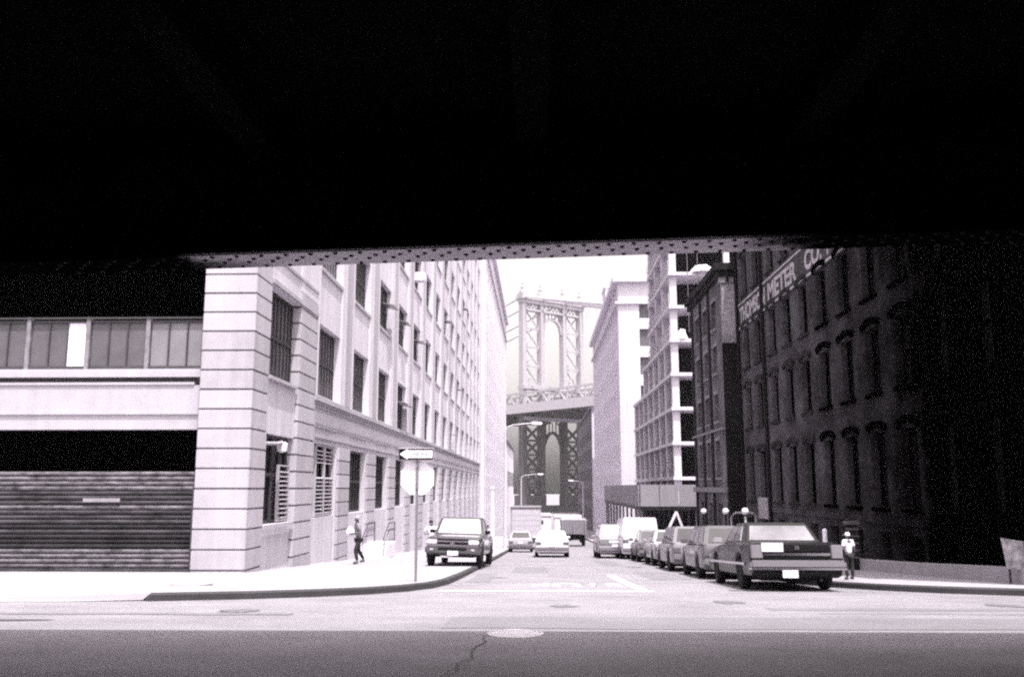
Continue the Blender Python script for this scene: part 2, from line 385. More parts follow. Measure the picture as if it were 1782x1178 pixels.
for (x, y, r_) in ((4.2, 20.1, .25), (3.2, 16.2, .3), (.4, 15.1, .22), (-1.2, 27, .3), (3.7, 36.5, .35), (-4.4, 13.9, .3), (7.5, 15.6, .28)):
    vs = [(x + r_ * math.cos(a) * random.uniform(.6, 1.2), y + r_ * 1.4 * math.sin(a) * random.uniform(.6, 1.2)) for a in [2 * math.pi * k / 18 for k in range(18)]]
    tag(MB().add([(a, b, gz(b) + .0065) for a, b in vs], [tuple(range(18))]).build('oil_stain', mat('old_oil', .12, .6, .25, 5)), kind='structure')
# stop line, centre line, lettering
sheet('stop_line', [(-2.05, 2.35, 19.25), (-2.05, 2.35, 19.6)], M_PAINT, 0.008)
sheet('centre_line', [(2.05, 2.28, y) for y in frange(19.75, 29, 1.0)], M_PAINT, 0.008)
stx = text_mesh('STOP', M_PAINT, 2.15, 1.5, 0.0, 0.02)
# the word faces drivers who come towards the junction: turned half round
st = link('road_lettering', stx, None, (1.95, 23.2, gz(22.4) + 0.02), (0, 0, math.pi))
st.rotation_euler = (R(2.85), 0, math.pi); tag(st, kind='structure')
st.location.z = gz(23.2) + 0.012
# manhole covers
def manhole(x, y, z, r, label, m):
    t = Thing('manhole_cover', (x, y, z), label, 'manhole cover', 'manhole covers')
    t.part('frame', MB().lathe([(r, 0), (r, .012), (r * .9, .014), (r * .9, .008)], 28, (x, y, z)), m)
    mb = MB().lathe([(r * .885, 0), (r * .885, .012), (r * .8, .016), (0, .017)], 28, (x, y, z)); t.part('lid', mb, m)
manhole(-0.28, 11.05, gz(11.05), 0.33, 'pale round manhole cover in the shaded road near the shadow edge', M_IRON)
manhole(-7.0, 18.9, gz(18.9) + 0.15, 0.42, 'grey manhole cover in the left sidewalk near the corner pier', mat('dull_iron', 0.26, .7))

# ------------------------------------------------------------------ viaduct overhead
SL = 0.0262
def vz(x, z): return z + SL * x
def vbox(mb, x0, x1, y0, y1, z0, z1, n=1):
    return mb.hexa([(x0, y0, vz(x0, z0)), (x1, y0, vz(x1, z0)), (x1, y1, vz(x1, z0)), (x0, y1, vz(x0, z0))],
                   [(x0, y0, vz(x0, z1)), (x1, y0, vz(x1, z1)), (x1, y1, vz(x1, z1)), (x0, y1, vz(x0, z1))])
VX0, VX1 = -17.5, 19.0
FZ = 4.06
t = Thing('viaduct', (0, 0, 0), 'black steel viaduct with riveted girder crossing overhead', 'overpass')
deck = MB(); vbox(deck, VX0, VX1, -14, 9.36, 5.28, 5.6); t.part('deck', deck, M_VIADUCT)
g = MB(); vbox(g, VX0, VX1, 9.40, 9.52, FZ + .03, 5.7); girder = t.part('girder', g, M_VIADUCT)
fl = MB(); vbox(fl, VX0, VX1, 9.19, 9.735, FZ, FZ + .028)
flange = t.part('flange', fl, M_FLANGE)
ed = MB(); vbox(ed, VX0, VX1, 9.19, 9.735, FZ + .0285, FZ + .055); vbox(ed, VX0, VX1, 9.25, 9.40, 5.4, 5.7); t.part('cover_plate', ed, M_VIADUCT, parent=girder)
st_mb = MB()
for x in frange(VX0 + .6, VX1 - .6, 1.5): vbox(st_mb, x, x + .1, 9.24, 9.398, FZ + .06, 5.27)
tag(t.part('web_stiffener', st_mb, M_VIADUCT, parent=girder), kind='stuff')
for x in frange(-5.6, 5.2, 2.7):
    b = MB(); vbox(b, x, x + .3, -13.9, 9.2, 4.95, 5.279); t.part('floor_beam', b, M_VIADUCT)
rv = MB().lathe([(.0, -.019), (.014, -.017), (.022, -.010), (.0255, 0.0)], 12).mesh('rivet', M_RIVET, smooth=60)
k = 0
x = -5.2
while x < 6.4:
    for dx, yy in ((0, 9.235), (0.055, 9.47), (0.145, 9.35), (0.19, 9.66)):
        X = x + dx
        t.inst('rivet', rv, (X, yy, vz(X, FZ)), (0, -math.atan(SL), 0), flange)
    x += 0.258
rl = MB(); vbox(rl, VX0, VX1, 9.26, 9.36, 5.6, 5.95); t.part('parapet', rl, M_VIADUCT)
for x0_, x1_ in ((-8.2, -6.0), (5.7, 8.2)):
    t.part('side_blocker', MB().box(x0_, x1_, -14, 9.15, -0.5, vz(x0_, 4.03)), M_BLOCKER)  # unseen side walls added to darken both ends of the underpass

# ------------------------------------------------------------------ wall and window helpers (walls along y)
def grid_wall(mb, x0, x1, cols, rows, y0, y1, z0, z1, xs0=None, xs1=None):
    """piers between the columns at x0..x1, spandrels inside the columns at xs0..xs1"""
    if xs0 is None: xs0, xs1 = x0, x1
    edges = [y0] + [e for c in cols for e in c] + [y1]
    for i in range(0, len(edges), 2):
        if edges[i + 1] - edges[i] > 1e-4: mb.box(x0, x1, edges[i], edges[i + 1], z0, z1)
    for a, b in cols:
        zz = [z0] + [e for r in rows for e in r] + [z1]
        for i in range(0, len(zz), 2):
            if zz[i + 1] - zz[i] > 1e-4: mb.box(xs0, xs1, a, b, zz[i], zz[i + 1])
def window_frame_mesh(w, h, nx, nz, t, d, m, thick=None):
    """frame in the y-z plane, centred on y, z from 0; depth d along x"""
    mb = MB(); T = thick or t * 1.6
    mb.box(-d / 2, d / 2, -w / 2, -w / 2 + T, 0, h); mb.box(-d / 2, d / 2, w / 2 - T, w / 2, 0, h)
    mb.box(-d / 2, d / 2, -w / 2 + T, w / 2 - T, 0, T); mb.box(-d / 2, d / 2, -w / 2 + T, w / 2 - T, h - T, h)
    for i in range(1, nx):
        y = -w / 2 + w * i / nx; q = t * (1.9 if (nx % 2 == 0 and i == nx // 2) else 1)
        mb.box(-d * .4, d * .4, y - q / 2, y + q / 2, T, h - T)
    for k in nz: mb.box(-d * .45, d * .45, -w / 2 + T, w / 2 - T, h * k - t, h * k + t)
    return mb.mesh('window_frame', m)
def pane_mesh(w, h, m):
    return MB().box(-.01, .01, -w / 2, w / 2, 0, h).mesh('pane', m)

# ------------------------------------------------------------------ left: long factory block
XL = -8.4; LY0, LY1 = 26.7, 132.4
t = Thing('factory_building', (XL, LY0, -1.0), 'long pale factory block with rusticated corner pier on the left', 'building')
LB = t
bays = [30.05 + 6.6 * i for i in range(16)]
def bw_(i): return 3.45 if i == 0 else 4.0
cols = [(c - bw_(i) / 2, c + bw_(i) / 2) for i, c in enumerate(bays)]
FLO = [(5.12 + 5.0 * k, 7.9 + 5.0 * k) if k == 0 else (5.12 + 5.0 * k, 7.72 + 5.0 * k) for k in range(8)]
mb = MB(); grid_wall(mb, -9.2, XL, cols[1:], FLO, 34.35, LY1, 5.06, 45.6, -9.2, XL - .07)
t.part('wall', mb, M_STUCCO)
mb = MB()   # upper wall over the corner bay
mb.box(-9.2, XL, 31.8, 34.348, 8.5, 45.6); mb.box(-9.2, XL - .02, 28.3, 31.798, 7.95, 45.6)
mb.box(-40, -8.402, 26.74, 28.298, 9.0, 45.6)
t.part('corner_wall', mb, M_STUCCO)
mb = MB(); mb.box(-40, -9.21, 34.36, LY1 - .02, -8, 45.2); t.part('core', mb, M_STUCCO2)
# ground storey
mb = MB()
grid_wall(mb, -9.2, XL - .1, cols[1:], [(0.47, 3.28)], 34.35, LY1, -8, 3.9, -9.2, XL - .14)
mb.box(-9.2, XL - .065, 34.355, LY1 - .01, 3.905, 4.5)
t.part('ground_storey', mb, M_STUCCO2)
t.part('corner_bay_panel', MB().box(-9.2, XL - .15, 28.3, 31.8, -2, 0.46), M_STUCCO2); t.part('corner_bay_panel', MB().box(-9.2, XL - .1, 28.302, 31.798, 3.28, 5.08), M_STUCCO2)
t.part('window_sill', MB().box(-8.5, XL + .03, 28.36, 31.74, 0.34, 0.465), M_STONE); t.part('window_sill', MB().box(-8.5, XL + .02, 28.36, 31.74, 4.98, 5.085), M_STONE)
# cornice in steps
mb = MB()
for x, z0, z1, q in ((-.06, 4.5, 4.62, 0), (-.03, 4.62, 4.74, .02), (.02, 4.74, 4.84, .04), (.09, 4.84, 4.97, .07), (.06, 4.97, 5.05, .05)):
    mb.box(-9.0, XL + x, 34.2 - q, LY1 + q, z0, z1)
t.part('cornice', mb, M_STONE, bevel=.015)
mb = MB(); mb.box(-9.0, XL - .05, 34.36, LY1, 3.5, 3.62); mb.box(-9.0, XL - .04, 34.36, LY1, 3.98, 4.05); t.part('frieze_band', mb, M_STONE)
mb = MB(); mb.box(-9.0, XL + .05, 28.3, 34.3, 8.02, 8.16); mb.box(-9.0, XL + .03, 28.3, 34.3, 8.9, 9.0); t.part('string_course', mb, M_STONE)
# pilaster strips and sills on the upper storeys
mb = MB()
for i in range(1, 15):
    y = (cols[i][1] + cols[i + 1][0]) / 2; mb.box(-8.5, XL + .05, y - .62, y + .62, 5.06, 45.6)
t.part('pilaster', mb, M_STONE)
sill = MB().box(-.16, .06, -2.06, 2.06, -.14, 0).mesh('window_sill', M_STONE)
fr_up = window_frame_mesh(4.0, 2.6, 8, (0.52,), .05, .08, M_SASH); fr_up0 = window_frame_mesh(4.0, 2.78, 8, (0.5,), .05, .08, M_SASH)
fr_c = window_frame_mesh(3.45, 2.82, 8, (0.48,), .055, .08, M_DARKSTEEL)
pn_up = pane_mesh(4.0, 2.6, M_GLASS2); pn_up0 = pane_mesh(4.0, 2.78, M_GLASS2); pn_b = pane_mesh(4.0, 2.6, M_BLIND); pn_c = pane_mesh(3.45, 2.82, M_GLASS2)
BLINDS = [MB().box(-.004, .004, -.96, .96, -h_, -.08).mesh('roller_blind', mat('blind_%d' % q, v_, .8)) for q, (h_, v_) in enumerate(((.7, .42), (1.2, .34), (1.3, .2), (2.3, .3)))]
for i in range(1, 16):
    for k in range(8):
        z = FLO[k][0]; y = bays[i]
        if k * 5 > 1.0 * y * 0.36 + 9 and k > 2 and y < 60: continue      # hidden above the viaduct for good
        f = t.inst('window_frame', fr_up0 if k == 0 else fr_up, (-8.76, y, z + .001))
        if i in (6, 7) and k > 0: p = pn_b
        else: p = pn_up0 if k == 0 else pn_up
        t.inst('pane', p, (-8.79, y, z), parent=f)
        if random.random() < .35 and i not in (6, 7): t.inst('roller_blind', random.choice(BLINDS), (-8.775, y + random.choice((-1, 1)), z + (2.78 if k == 0 else 2.6)), parent=f)
        if k and y < 110: t.inst('window_sill', sill, (-8.45, y, z + .005))
f = t.inst('window_frame', fr_c, (-8.72, bays[0], 5.1)); t.inst('pane', pn_c, (-8.76, bays[0], 5.1), parent=f)
# open top-hung sashes and air conditioners
for (i, k, s) in ((3, 1, .45), (4, 1, -.2), (4, 0, -.5), (4, 0, .6), (5, 1, .3), (8, 2, .3), (10, 1, -.3), (11, 3, .2), (12, 0, .1), (9, 0, .4)):
    mb = MB(); y = bays[i] + s * 2; z = FLO[k][0] + 1.62
    mb.hexa([(-8.74, y - .75, z), (-7.98, y - .75, z - .16), (-7.98, y + .75, z - .16), (-8.74, y + .75, z)],
            [(-8.74, y - .75, z + .05), (-7.98, y - .75, z - .11), (-7.98, y + .75, z - .11), (-8.74, y + .75, z + .05)])
    t.part('open_sash', mb, mat('sash_glass', .22, .3))
mb = MB().box(-8.8, -7.9, bays[5] - .4, bays[5] + .4, 15.9, 16.5); t.part('air_conditioner', mb, M_WHITE, bevel=.02)
# ground storey windows
fr_g = window_frame_mesh(4.0, 2.8, 6, (0.5,), .06, .1, M_DARKSTEEL); pn_g = pane_mesh(4.0, 2.8, M_GLASSB)
for i in range(2, 16):
    f = t.inst('window_frame', fr_g, (-8.8, bays[i], .475)); t.inst('pane', pn_g, (-8.84, bays[i], .475), parent=f)
fr_g0 = window_frame_mesh(3.45, 2.8, 4, (0.55,), .06, .1, M_DARKSTEEL); pn_g0 = pane_mesh(3.45, 2.8, M_GLASSB)
f = t.inst('window_frame', fr_g0, (-8.74, bays[0], .475)); t.inst('pane', pn_g0, (-8.78, bays[0], .475), parent=f)
f1 = t.inst('window_frame', fr_g, (-8.82, bays[1], .475)); t.inst('pane', pn_g, (-8.86, bays[1], .475), parent=f1)
louv = MB().hexa([(-.06, -.5, 0), (.05, -.5, -.05), (.05, .5, -.05), (-.06, .5, 0)], [(-.06, -.5, .022), (.05, -.5, -.028), (.05, .5, -.028), (-.06, .5, .022)]).mesh('louvre_slat', mat('louvre_paint', .42, .7))
M_LOUV = MATS['louvre_paint']
def louvre(y0, y1, z0, z1, gap=None, step=.15, x=-8.62):
    mb = MB(); mb.box(x - .05, x + .05, y0, y0 + .06, z0, z1); mb.box(x - .05, x + .05, y1 - .06, y1, z0, z1); mb.box(x - .05, x + .05, y0 + .06, y1 - .06, z0, z0 + .06); mb.box(x - .05, x + .05, y0 + .06, y1 - .06, z1 - .05, z1)
    p = t.part('louvre_shutter', mb, M_LOUV)
    z = z0 + .14
    while z < z1 - .1:
        if not (gap and gap[0] < z < gap[1]):
            o = t.inst('louvre_slat', louv, (x, (y0 + y1) / 2, z), parent=p); o.scale = (1, y1 - y0 - .14, 1)
        z += step
louvre(30.45, 31.72, .5, 2.35)
louvre(35.5, 36.95, .5, 3.25, (2.0, 2.55)); louvre(37.0, 38.5, .5, 3.25, (2.0, 2.55))
mb = MB().lathe([(.05, 0), (.17, .05), (.2, .3), (.1, .34), (0, .35)], 14, (-8.36, 29.9, 2.72)); t.part('wall_lamp', mb, M_WHITE, smooth=40)
mb = MB().tube([(-8.36, 29.9, 3.05), (-8.3, 29.2, 2.98), (-8.5, 28.4, 2.95)], .06, 8); t.part('lamp_arm', mb, mat('lamp_arm_paint', .3))
# rusticated stones: corner pier and the ground storey pillars
CO = 0.577
pier = t.part('corner_pier', MB().box(-9.97, XL - .03, LY0 + .03, 28.27, -1.5, 12.4), M_JOINT)
stone_c = MB().box(-.79, .79, -.79, .79, 0, CO - .034).mesh('stone', M_STONE, bevel=.018)
def variants(me): return [me] + [(lambda c, m: (c.materials.__setitem__(0, m), c)[1])(me.copy(), m) for m in (M_STONEA, M_STONEB)]
SV1 = variants(stone_c)
k = 0; z = 3.3 - CO * 8
while z < 12.0:
    o = t.inst('stone', random.choice(SV1), (-9.19 + random.uniform(-.004, .004), LY0 + .79 + random.uniform(-.004, .004), z + .017), parent=pier); z += CO
pier2 = t.part('pier', MB().box(-9.1, XL - .035, 31.83, 34.3, -2, 8.45), M_JOINT)
stone_2 = MB().box(-.35, .35, -1.25, 1.25, 0, CO - .034).mesh('stone', M_STONE, bevel=.018)
SV2 = variants(stone_2)
z = 3.3 - CO * 9
while z < 8.2:
    t.inst('stone', random.choice(SV2), (-8.73 + random.uniform(-.004, .004), 33.07, z + .017), parent=pier2); z += CO
stone_3 = MB().box(-.3, .3, -1.12, 1.12, 0, CO - .034).mesh('stone', M_STONE, bevel=.015)
SV3 = variants(stone_3)
for i in range(1, 15):
    y = (cols[i][1] + cols[i + 1][0]) / 2
    pl = t.part('pillar', MB().box(-9.0, XL - .035, y - 1.09, y + 1.09, -7.5, 3.3), M_JOINT)
    z = 3.3 - CO
    while z > gz(y) - .45:
        if y < 100: t.inst('stone', random.choice(SV3), (-8.7 + random.uniform(-.004, .004), y, z + .017), parent=pl)
        z -= CO
    if y >= 100:
        mb = MB(); z = 3.3 - CO
        while z > gz(y) - .45: mb.box(-9, XL, y - 1.12, y + 1.12, z + .017, z + CO - .017); z -= CO
        t.part('stonework', mb, M_STONE, parent=pl)
# basement windows and a stoop
for y in (56.0, 57.8, 62.6, 64.2, 69, 71):
    f = t.part('basement_window', MB().box(-8.7, XL - .19, y - .55, y + .55, gz(y) + .5, gz(y) + 1.25), M_GLASSB)
st_ = Thing('stoop', (-7.9, 45.5, gz(45.5)), 'white painted stoop with iron handrail against the factory wall', 'stoop')
for k in range(4):
    st_.part('step', MB().box(-8.55, -7.3, 44.2 + k * .32, 47.6, gz(45.5) + .12 + k * .17, gz(45.5) + .29 + k * .17 - .002), M_WHITE)
zb = gz(45.5)
for x in (-7.34, -8.35):
    st_.part('handrail', MB().tube([(x, 44.25, zb + .25), (x, 44.25, zb + 1.15), (x, 45.6, zb + 1.75), (x, 47.5, zb + 1.75), (x, 47.5, zb + .8)], .025, 6).tube([(x, 44.3, zb + .8), (x, 45.6, zb + 1.4), (x, 47.5, zb + 1.4)], .018, 6), M_DARKSTEEL)
# front (facing the cross street)
FX0, FX1 = -18.6, -9.99
mb = MB()
mb.box(FX0, FX1, 26.98, 27.4, 3.3, 4.62)
t.part('fascia', mb, M_STONE)
mb = MB(); mb.box(FX0, FX1, 26.93, 27.1, 3.74, 3.80); mb.box(FX0, FX1 - .25, 26.94, 27.3, 4.622, 4.70); t.part('fascia_moulding', mb, M_STONE)
mb = MB(); mb.box(FX0, FX1 - .1, 27.12, 27.38, 4.70, 4.85); t.part('shadow_gap', mb, mat('gap_paint', .09))
mb = MB(); mb.box(FX0, FX1, 26.9, 27.38, 4.852, 5.02); mb.box(FX0, FX1, 26.96, 27.38, 5.022, 5.1); t.part('front_sill', mb, M_STONE)
# window strip: three panes between heavier mullions
pw = 0.567; x = -10.06; k = 0
strip = t.part('window_strip', MB().box(FX0, FX1 - .01, 27.20, 27.30, 5.1, 5.22).box(FX0, FX1 - .01, 27.20, 27.30, 6.55, 6.62).box(FX0, FX1 - .01, 27.14, 27.2, 6.66, 6.71), M_SASH)
pm = MB().box(-pw / 2 + .025, pw / 2 - .025, -.01, .01, 0, 1.33); pane_f = pm.mesh('pane', M_FROST); pane_d = pm.mesh('pane', mat('frosted_pane_dark', .105, .5, .2, 1.6)); pane_w = pm.mesh('pane', M_WHITEBOARD)
mul = MB().box(-.02, .02, -.04, .04, 0, 1.33).mesh('glazing_bar', M_SASH); mulh = MB().box(-.06, .06, -.07, .07, 0, 1.62).mesh('mullion', mat('mullion_paint', .22, .6, .5, 3))
while x > FX0 + pw:
    cx = x - pw / 2
    pnl = pane_w if k == 6 else (pane_d if k >= 3 else pane_f)
    t.inst('pane', pnl, (cx, 27.26 if k != 6 else 27.235, 5.22), parent=strip)
    x -= pw; k += 1
    t.inst('mullion' if k % 3 == 0 else 'glazing_bar', mulh if k % 3 == 0 else mul, (x - (.07 if k % 3 == 0 else 0), 27.24, 5.22 if k % 3 else 5.1), parent=strip)
    if k % 3 == 0: x -= .14
# dark rooms behind
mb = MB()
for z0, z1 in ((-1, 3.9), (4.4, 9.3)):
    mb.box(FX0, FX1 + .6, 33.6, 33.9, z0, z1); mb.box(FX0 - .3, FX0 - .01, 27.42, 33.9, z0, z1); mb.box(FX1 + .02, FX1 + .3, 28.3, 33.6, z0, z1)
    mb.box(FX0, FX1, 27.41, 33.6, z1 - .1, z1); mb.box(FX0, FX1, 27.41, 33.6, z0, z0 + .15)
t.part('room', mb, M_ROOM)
# roller shutter, slat by slat, standing half raised open at the top
rs = Thing('roller_shutter', (-14.3, 27.25, -0.75), 'worn grey roller shutter with horizontal slats beside the pale corner pier', 'shutter')
slat = MB()
prof = [(0, 0), (-.035, .03), (-.045, .065), (-.03, .105), (0, .125)]
vs = []
for xx in (-4.1, 4.1): vs += [(xx, a, b) for a, b in prof] + [(xx, .02, .125), (xx, .02, 0)]
n = len(prof) + 2
slat.add(vs, [tuple(range(n)), tuple(range(n, 2 * n))] + [(i, (i + 1) % n, n + (i + 1) % n, n + i) for i in range(n)])
slm = slat.mesh('slat', M_SHUT, smooth=30); M_SHUT2 = mat('worn_shutter_pale', 0.12, .8, .95, 2.6, spec=.15, stretch=(1.2, 1, 2.5)); slp = slm.copy(); slp.materials[0] = M_SHUT2; slk = slm.copy(); slk.materials[0] = mat('worn_shutter_dark', 0.022, .8, .9, 1.2, spec=.15)
z = -.72; k = 0
while z < 2.06:
    rs.inst('slat', slp if (k < 4 or k > 15 or k == 12) else (slk if k in (4, 5, 6, 8) else slm), (-14.25 + random.uniform(-.01, .01), 27.25 + (0.0 if k % 5 else .012), z)); z += .14; k += 1
rs.part('guide_rail', MB().box(-10.13, -10.0, 27.0, 27.3, -.85, 1.66), mat('rail_paint', .06))
rs.part('bottom_bar', MB().box(-18.4, -10.16, 27.18, 27.3, -.86, -.725), M_SHUT)
rs.part('nameplate', MB().box(-13.45, -12.35, 27.16, 27.2, 1.18, 1.29), mat('plate_paint', .28, .8, .3, 4))
mb = MB(); mb.box(-40, FX0 - .31, 26.8, 28.3, -2, 9.0); t.part('front_wall', mb, M_STONE)

# ------------------------------------------------------------------ far left: second pale block
t = Thing('tall_pale_building', (-8.2, 134, gz(134)), 'tall white block with pale facade beyond the factory on the left', 'building')
cols2 = [(137.5 + 6.2 * i, 140.5 + 6.2 * i) for i in range(16)]
rows2 = [(-1.5 + 5.0 * k, 1.3 + 5.0 * k) for k in range(9)]
mb = MB(); grid_wall(mb, -9.0, -8.3, cols2, rows2, 134, 236, -9, 43, -9.0, -8.4); mb.box(-40, -9.01, 134, 236, -9, 43.3); t.part('wall', mb, M_WHITEB)
mb = MB(); mb.box(-40, -7.7, 133.6, 236.4, 43.31, 44.1); mb.box(-40, -8.0, 133.8, 236.2, 38.8, 39.2); t.part('cornice', mb, M_WHITEB)
pf = MB().box(-.02, .02, -1.5, 1.5, 0, 2.8).mesh('window', mat('pale_window', .36, .4))
for a, b in cols2:
    for z0, z1 in rows2: t.inst('window', pf, (-8.75, (a + b) / 2, z0))
mb = MB(); mb.box(-8.3, -7.9, 134, 137, -8, 36); t.part('corner_pilaster', mb, M_WHITE)

# ------------------------------------------------------------------ right: dark brick factory with painted sign
XR = 10.5
t = Thing('brick_factory', (XR, 18.9, -1), 'dark brick factory with arched windows and painted name band on the right', 'building')
wcs = [46.1, 43.75, 40.95, 38.55, 36.15, 33.75, 31.3, 28.9, 26.5, 24.1, 21.7]
wcs = sorted(wcs)
WW = 1.15
colsT = [(c - WW / 2, c + WW / 2) for c in wcs]
rowsT = [(1.0, 3.3), (4.5, 6.55), (7.55, 9.6), (11.3, 13.3)]
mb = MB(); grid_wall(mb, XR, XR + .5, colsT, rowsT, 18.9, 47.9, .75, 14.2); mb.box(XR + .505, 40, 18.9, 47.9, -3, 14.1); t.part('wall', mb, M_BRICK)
mb = MB(); mb.box(XR - .04, XR + .5, 18.85, 47.9, .52, .74); t.part('stone_band', mb, M_BRICK)
mb = MB(); mb.box(XR - .22, XR + .6, 18.7, 47.95, 14.2, 14.7); mb.box(XR - .1, XR + .6, 18.8, 47.92, 14.7, 15.0); t.part('cornice', mb, M_TRIMD)
mb = MB(); grid_wall(mb, XR + .02, XR + .5, [(c - .5, c + .5) for c in wcs], [(-.55, .25)], 18.9, 47.9, -4, .515); t.part('basement_wall', mb, M_BRICK)
frT = {}; 
def arch_hood(w, rise, th, d):
    mb = MB(); n = 8; vs = []
    for i in range(n + 1):
        u = -1 + 2 * i / n; y = u * w / 2; z = rise * (1 - u * u)
        yo = u * (w / 2 + th * .6); zo = z + th
        for (yy, zz) in ((y, z), (yo, zo)):
            vs += [(-d, yy, zz), (0.02, yy, zz)]
    fs = []
    for i in range(n):
        a = 4 * i; b = a + 4
        fs += [(a, b, b + 2, a + 2), (a + 1, a + 3, b + 3, b + 1), (a, a + 1, b + 1, b), (a + 2, b + 2, b + 3, a + 3)]
    fs += [(0, 2, 3, 1), (4 * n, 4 * n + 1, 4 * n + 3, 4 * n + 2)]
    mb.add(vs, fs); return mb.mesh('arch_hood', M_TRIMD)
hood = arch_hood(WW + .3, .16, .2, .09); hoodb = hood.copy(); hoodb.materials[0] = M_BLACKTRIM
sillT = MB().box(-.1, .05, -.7, .7, -.12, 0).mesh('window_sill', M_TRIMD); sillb = sillT.copy(); sillb.materials[0] = M_BLACKTRIM
for r, (z0, z1) in enumerate(rowsT):
    fm = window_frame_mesh(WW, z1 - z0, 2, (0.5,), .035, .07, M_BLACKTRIM); pm_ = pane_mesh(WW, z1 - z0, M_GLASSB)
    cm = MB().box(-.01, .01, -.05, .05, 0, .55).mesh('window_glint', M_SIGNW)  # pale strips that paint glints onto the dark panes
    for c in wcs:
        f = t.inst('window_frame', fm, (XR + .24, c, z0)); t.inst('pane', pm_, (XR + .28, c, z0), parent=f)
        if r != 3 or True:
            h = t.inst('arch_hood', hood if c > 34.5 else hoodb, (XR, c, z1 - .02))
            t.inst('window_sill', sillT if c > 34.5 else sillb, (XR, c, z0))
        if r < 4 and c > 28 and random.random() < .55: t.inst('window_glint', cm, (XR + .21, c - WW / 2 + .13, z1 - random.uniform(.8, 1.2)), parent=f)
for c in wcs: t.part('basement_window', MB().box(XR + .3, XR + .33, c - .5, c + .5, -.55, .25), M_GLASSB)
for y in (42.35, 47.6): t.part('downpipe', MB().tube([(XR - .1, y, 14.15), (XR - .1, y, gz(y) + .2)], .085, 8), M_BLACK)
mb = MB()
yy = frange(18.6, 47.8, 1.0)
for a, b in zip(yy, yy[1:]):
    z0, z1 = gz(a) + .15, gz(b) + .15
    up = .32 if a < 32 else .2
    mb.hexa([(XR - .3, a, z0 - .3), (XR + .01, a, z0 - .3), (XR + .01, b, z1 - .3), (XR - .3, b, z1 - .3)], [(XR - .3, a, z0 + up), (XR + .01, a, z0 + up), (XR + .01, b, z1 + up), (XR - .3, b, z1 + up)])
t.part('plinth', mb, mat('plinth_concrete', .34, .9, .2, 1.5))
pz = gz(30.5)
ep = t.part('end_pier', MB().box(XR - .58, XR - .32, 30.3, 30.6, pz, pz + 1.55), M_BRICK)
for k in range(5): t.part('pier_band', MB().box(XR - .6, XR - .3, 30.28, 30.62, pz + .5 + k * .22, pz + .56 + k * .22), mat('band_stone', .10), parent=ep)
t.part('pier_cap', MB().box(XR - .66, XR - .26, 30.24, 30.66, pz + 1.552, pz + 1.66), MATS['band_stone'], parent=ep)
# the name band
s = Thing('wall_sign', (XR, 30, 9.7), 'painted name band in pale capitals across the dark brick factory', 'sign')
s.part('sign_ground', MB().box(XR - .03, XR - .004, 27.0, 47.5, 9.62, 11.08), M_SIGND)
s.part('border_line', MB().box(XR - .045, XR - .031, 27.0, 47.5, 9.68, 9.77), M_SIGNW)
s.part('border_line', MB().box(XR - .045, XR - .031, 27.0, 47.5, 10.92, 11.0), M_SIGNW)
TR = Matrix(((0, 0, -1), (-1, 0, 0), (0, 1, 0))).to_euler()
for word, y0, y1 in (('THOMSON', 47.2, 41.9), ('METER', 41.35, 36.65), ('CO.', 35.5, 33.3), ('N', 32.7, 31.75)):
    me = text_mesh(word, M_SIGNW, y0 - y1, .84, .004, .035)
    o = s.inst('lettering', me, (XR - .036, y0, 9.92)); o.rotation_euler = TR

# ------------------------------------------------------------------ right: narrow grey brick house
X3 = 9.7
t = Thing('brick_warehouse', (X3, 48, gz(48)), 'narrow grey brick warehouse with bracketed cornice next to the sign building', 'building')
wc3 = [50.25, 52.9, 55.55]
cols3 = [(c - .62, c + .62) for c in wc3]
rows3 = [(-1.55, .75), (2.15, 4.1), (5.15, 6.6), (7.75, 9.2), (10.2, 11.7)]
mb = MB(); grid_wall(mb, X3, X3 + .4, cols3, rows3, 48.3, 57.9, -3.5, 12.6); mb.box(X3 + .41, 30, 48.32, 57.9, -3.5, 12.6); t.part('wall', mb, M_BRICK3)
mb = MB(); mb.box(X3 + .02, 30, 47.98, 48.29, 9.1, 12.3); t.part('pale_gable', mb, M_BRICKP)
mb = MB(); mb.box(X3 + .02, 30, 47.97, 48.295, -3.5, 9.09); t.part('black_gable', mb, M_BRICKD)  # gable is near-black brick below, pale brick above
mb = MB(); mb.box(X3 - .35, 30, 47.72, 58.1, 12.95, 13.35); mb.box(X3 - .2, 30, 47.85, 58.0, 12.62, 12.94); t.part('cornice', mb, M_TRIMD, bevel=.03)
mb = MB(); mb.box(X3 - .1, 30, 47.9, 48.296, 12.31, 12.6); t.part('gable_frieze', mb, M_TRIM3)
for x in (9.95, 10.35, 10.75): t.part('bracket', MB().box(x, x + .12, 47.76, 47.9, 12.36, 12.94), M_BLACK)
f3 = {}
for r, (z0, z1) in enumerate(rows3):
    fm = window_frame_mesh(1.24, z1 - z0, 2, (0.5,), .04, .07, M_TRIM3); pm_ = pane_mesh(1.24, z1 - z0, M_GLASSB)
    for c in wc3:
        f = t.inst('window_frame', fm, (X3 + .2, c, z0)); t.inst('pane', pm_, (X3 + .24, c, z0), parent=f)
        if r: t.part('window_sill', MB().box(X3 - .08, X3 + .1, c - .75, c + .75, z0 - .12, z0), M_TRIM3); t.part('lintel', MB().box(X3 - .04, X3 + .1, c - .72, c + .72, z1, z1 + .2), M_TRIM3)
for y in (51.58, 54.22, 57.1): t.part('pilaster_strip', MB().box(X3 - .1, X3 + .1, y - .16, y + .16, -3, 12.6), M_TRIMD)
t.part('ground_band', MB().box(X3 - .16, X3 + .1, 48.25, 57.92, 1.35, 1.62), M_TRIM3)
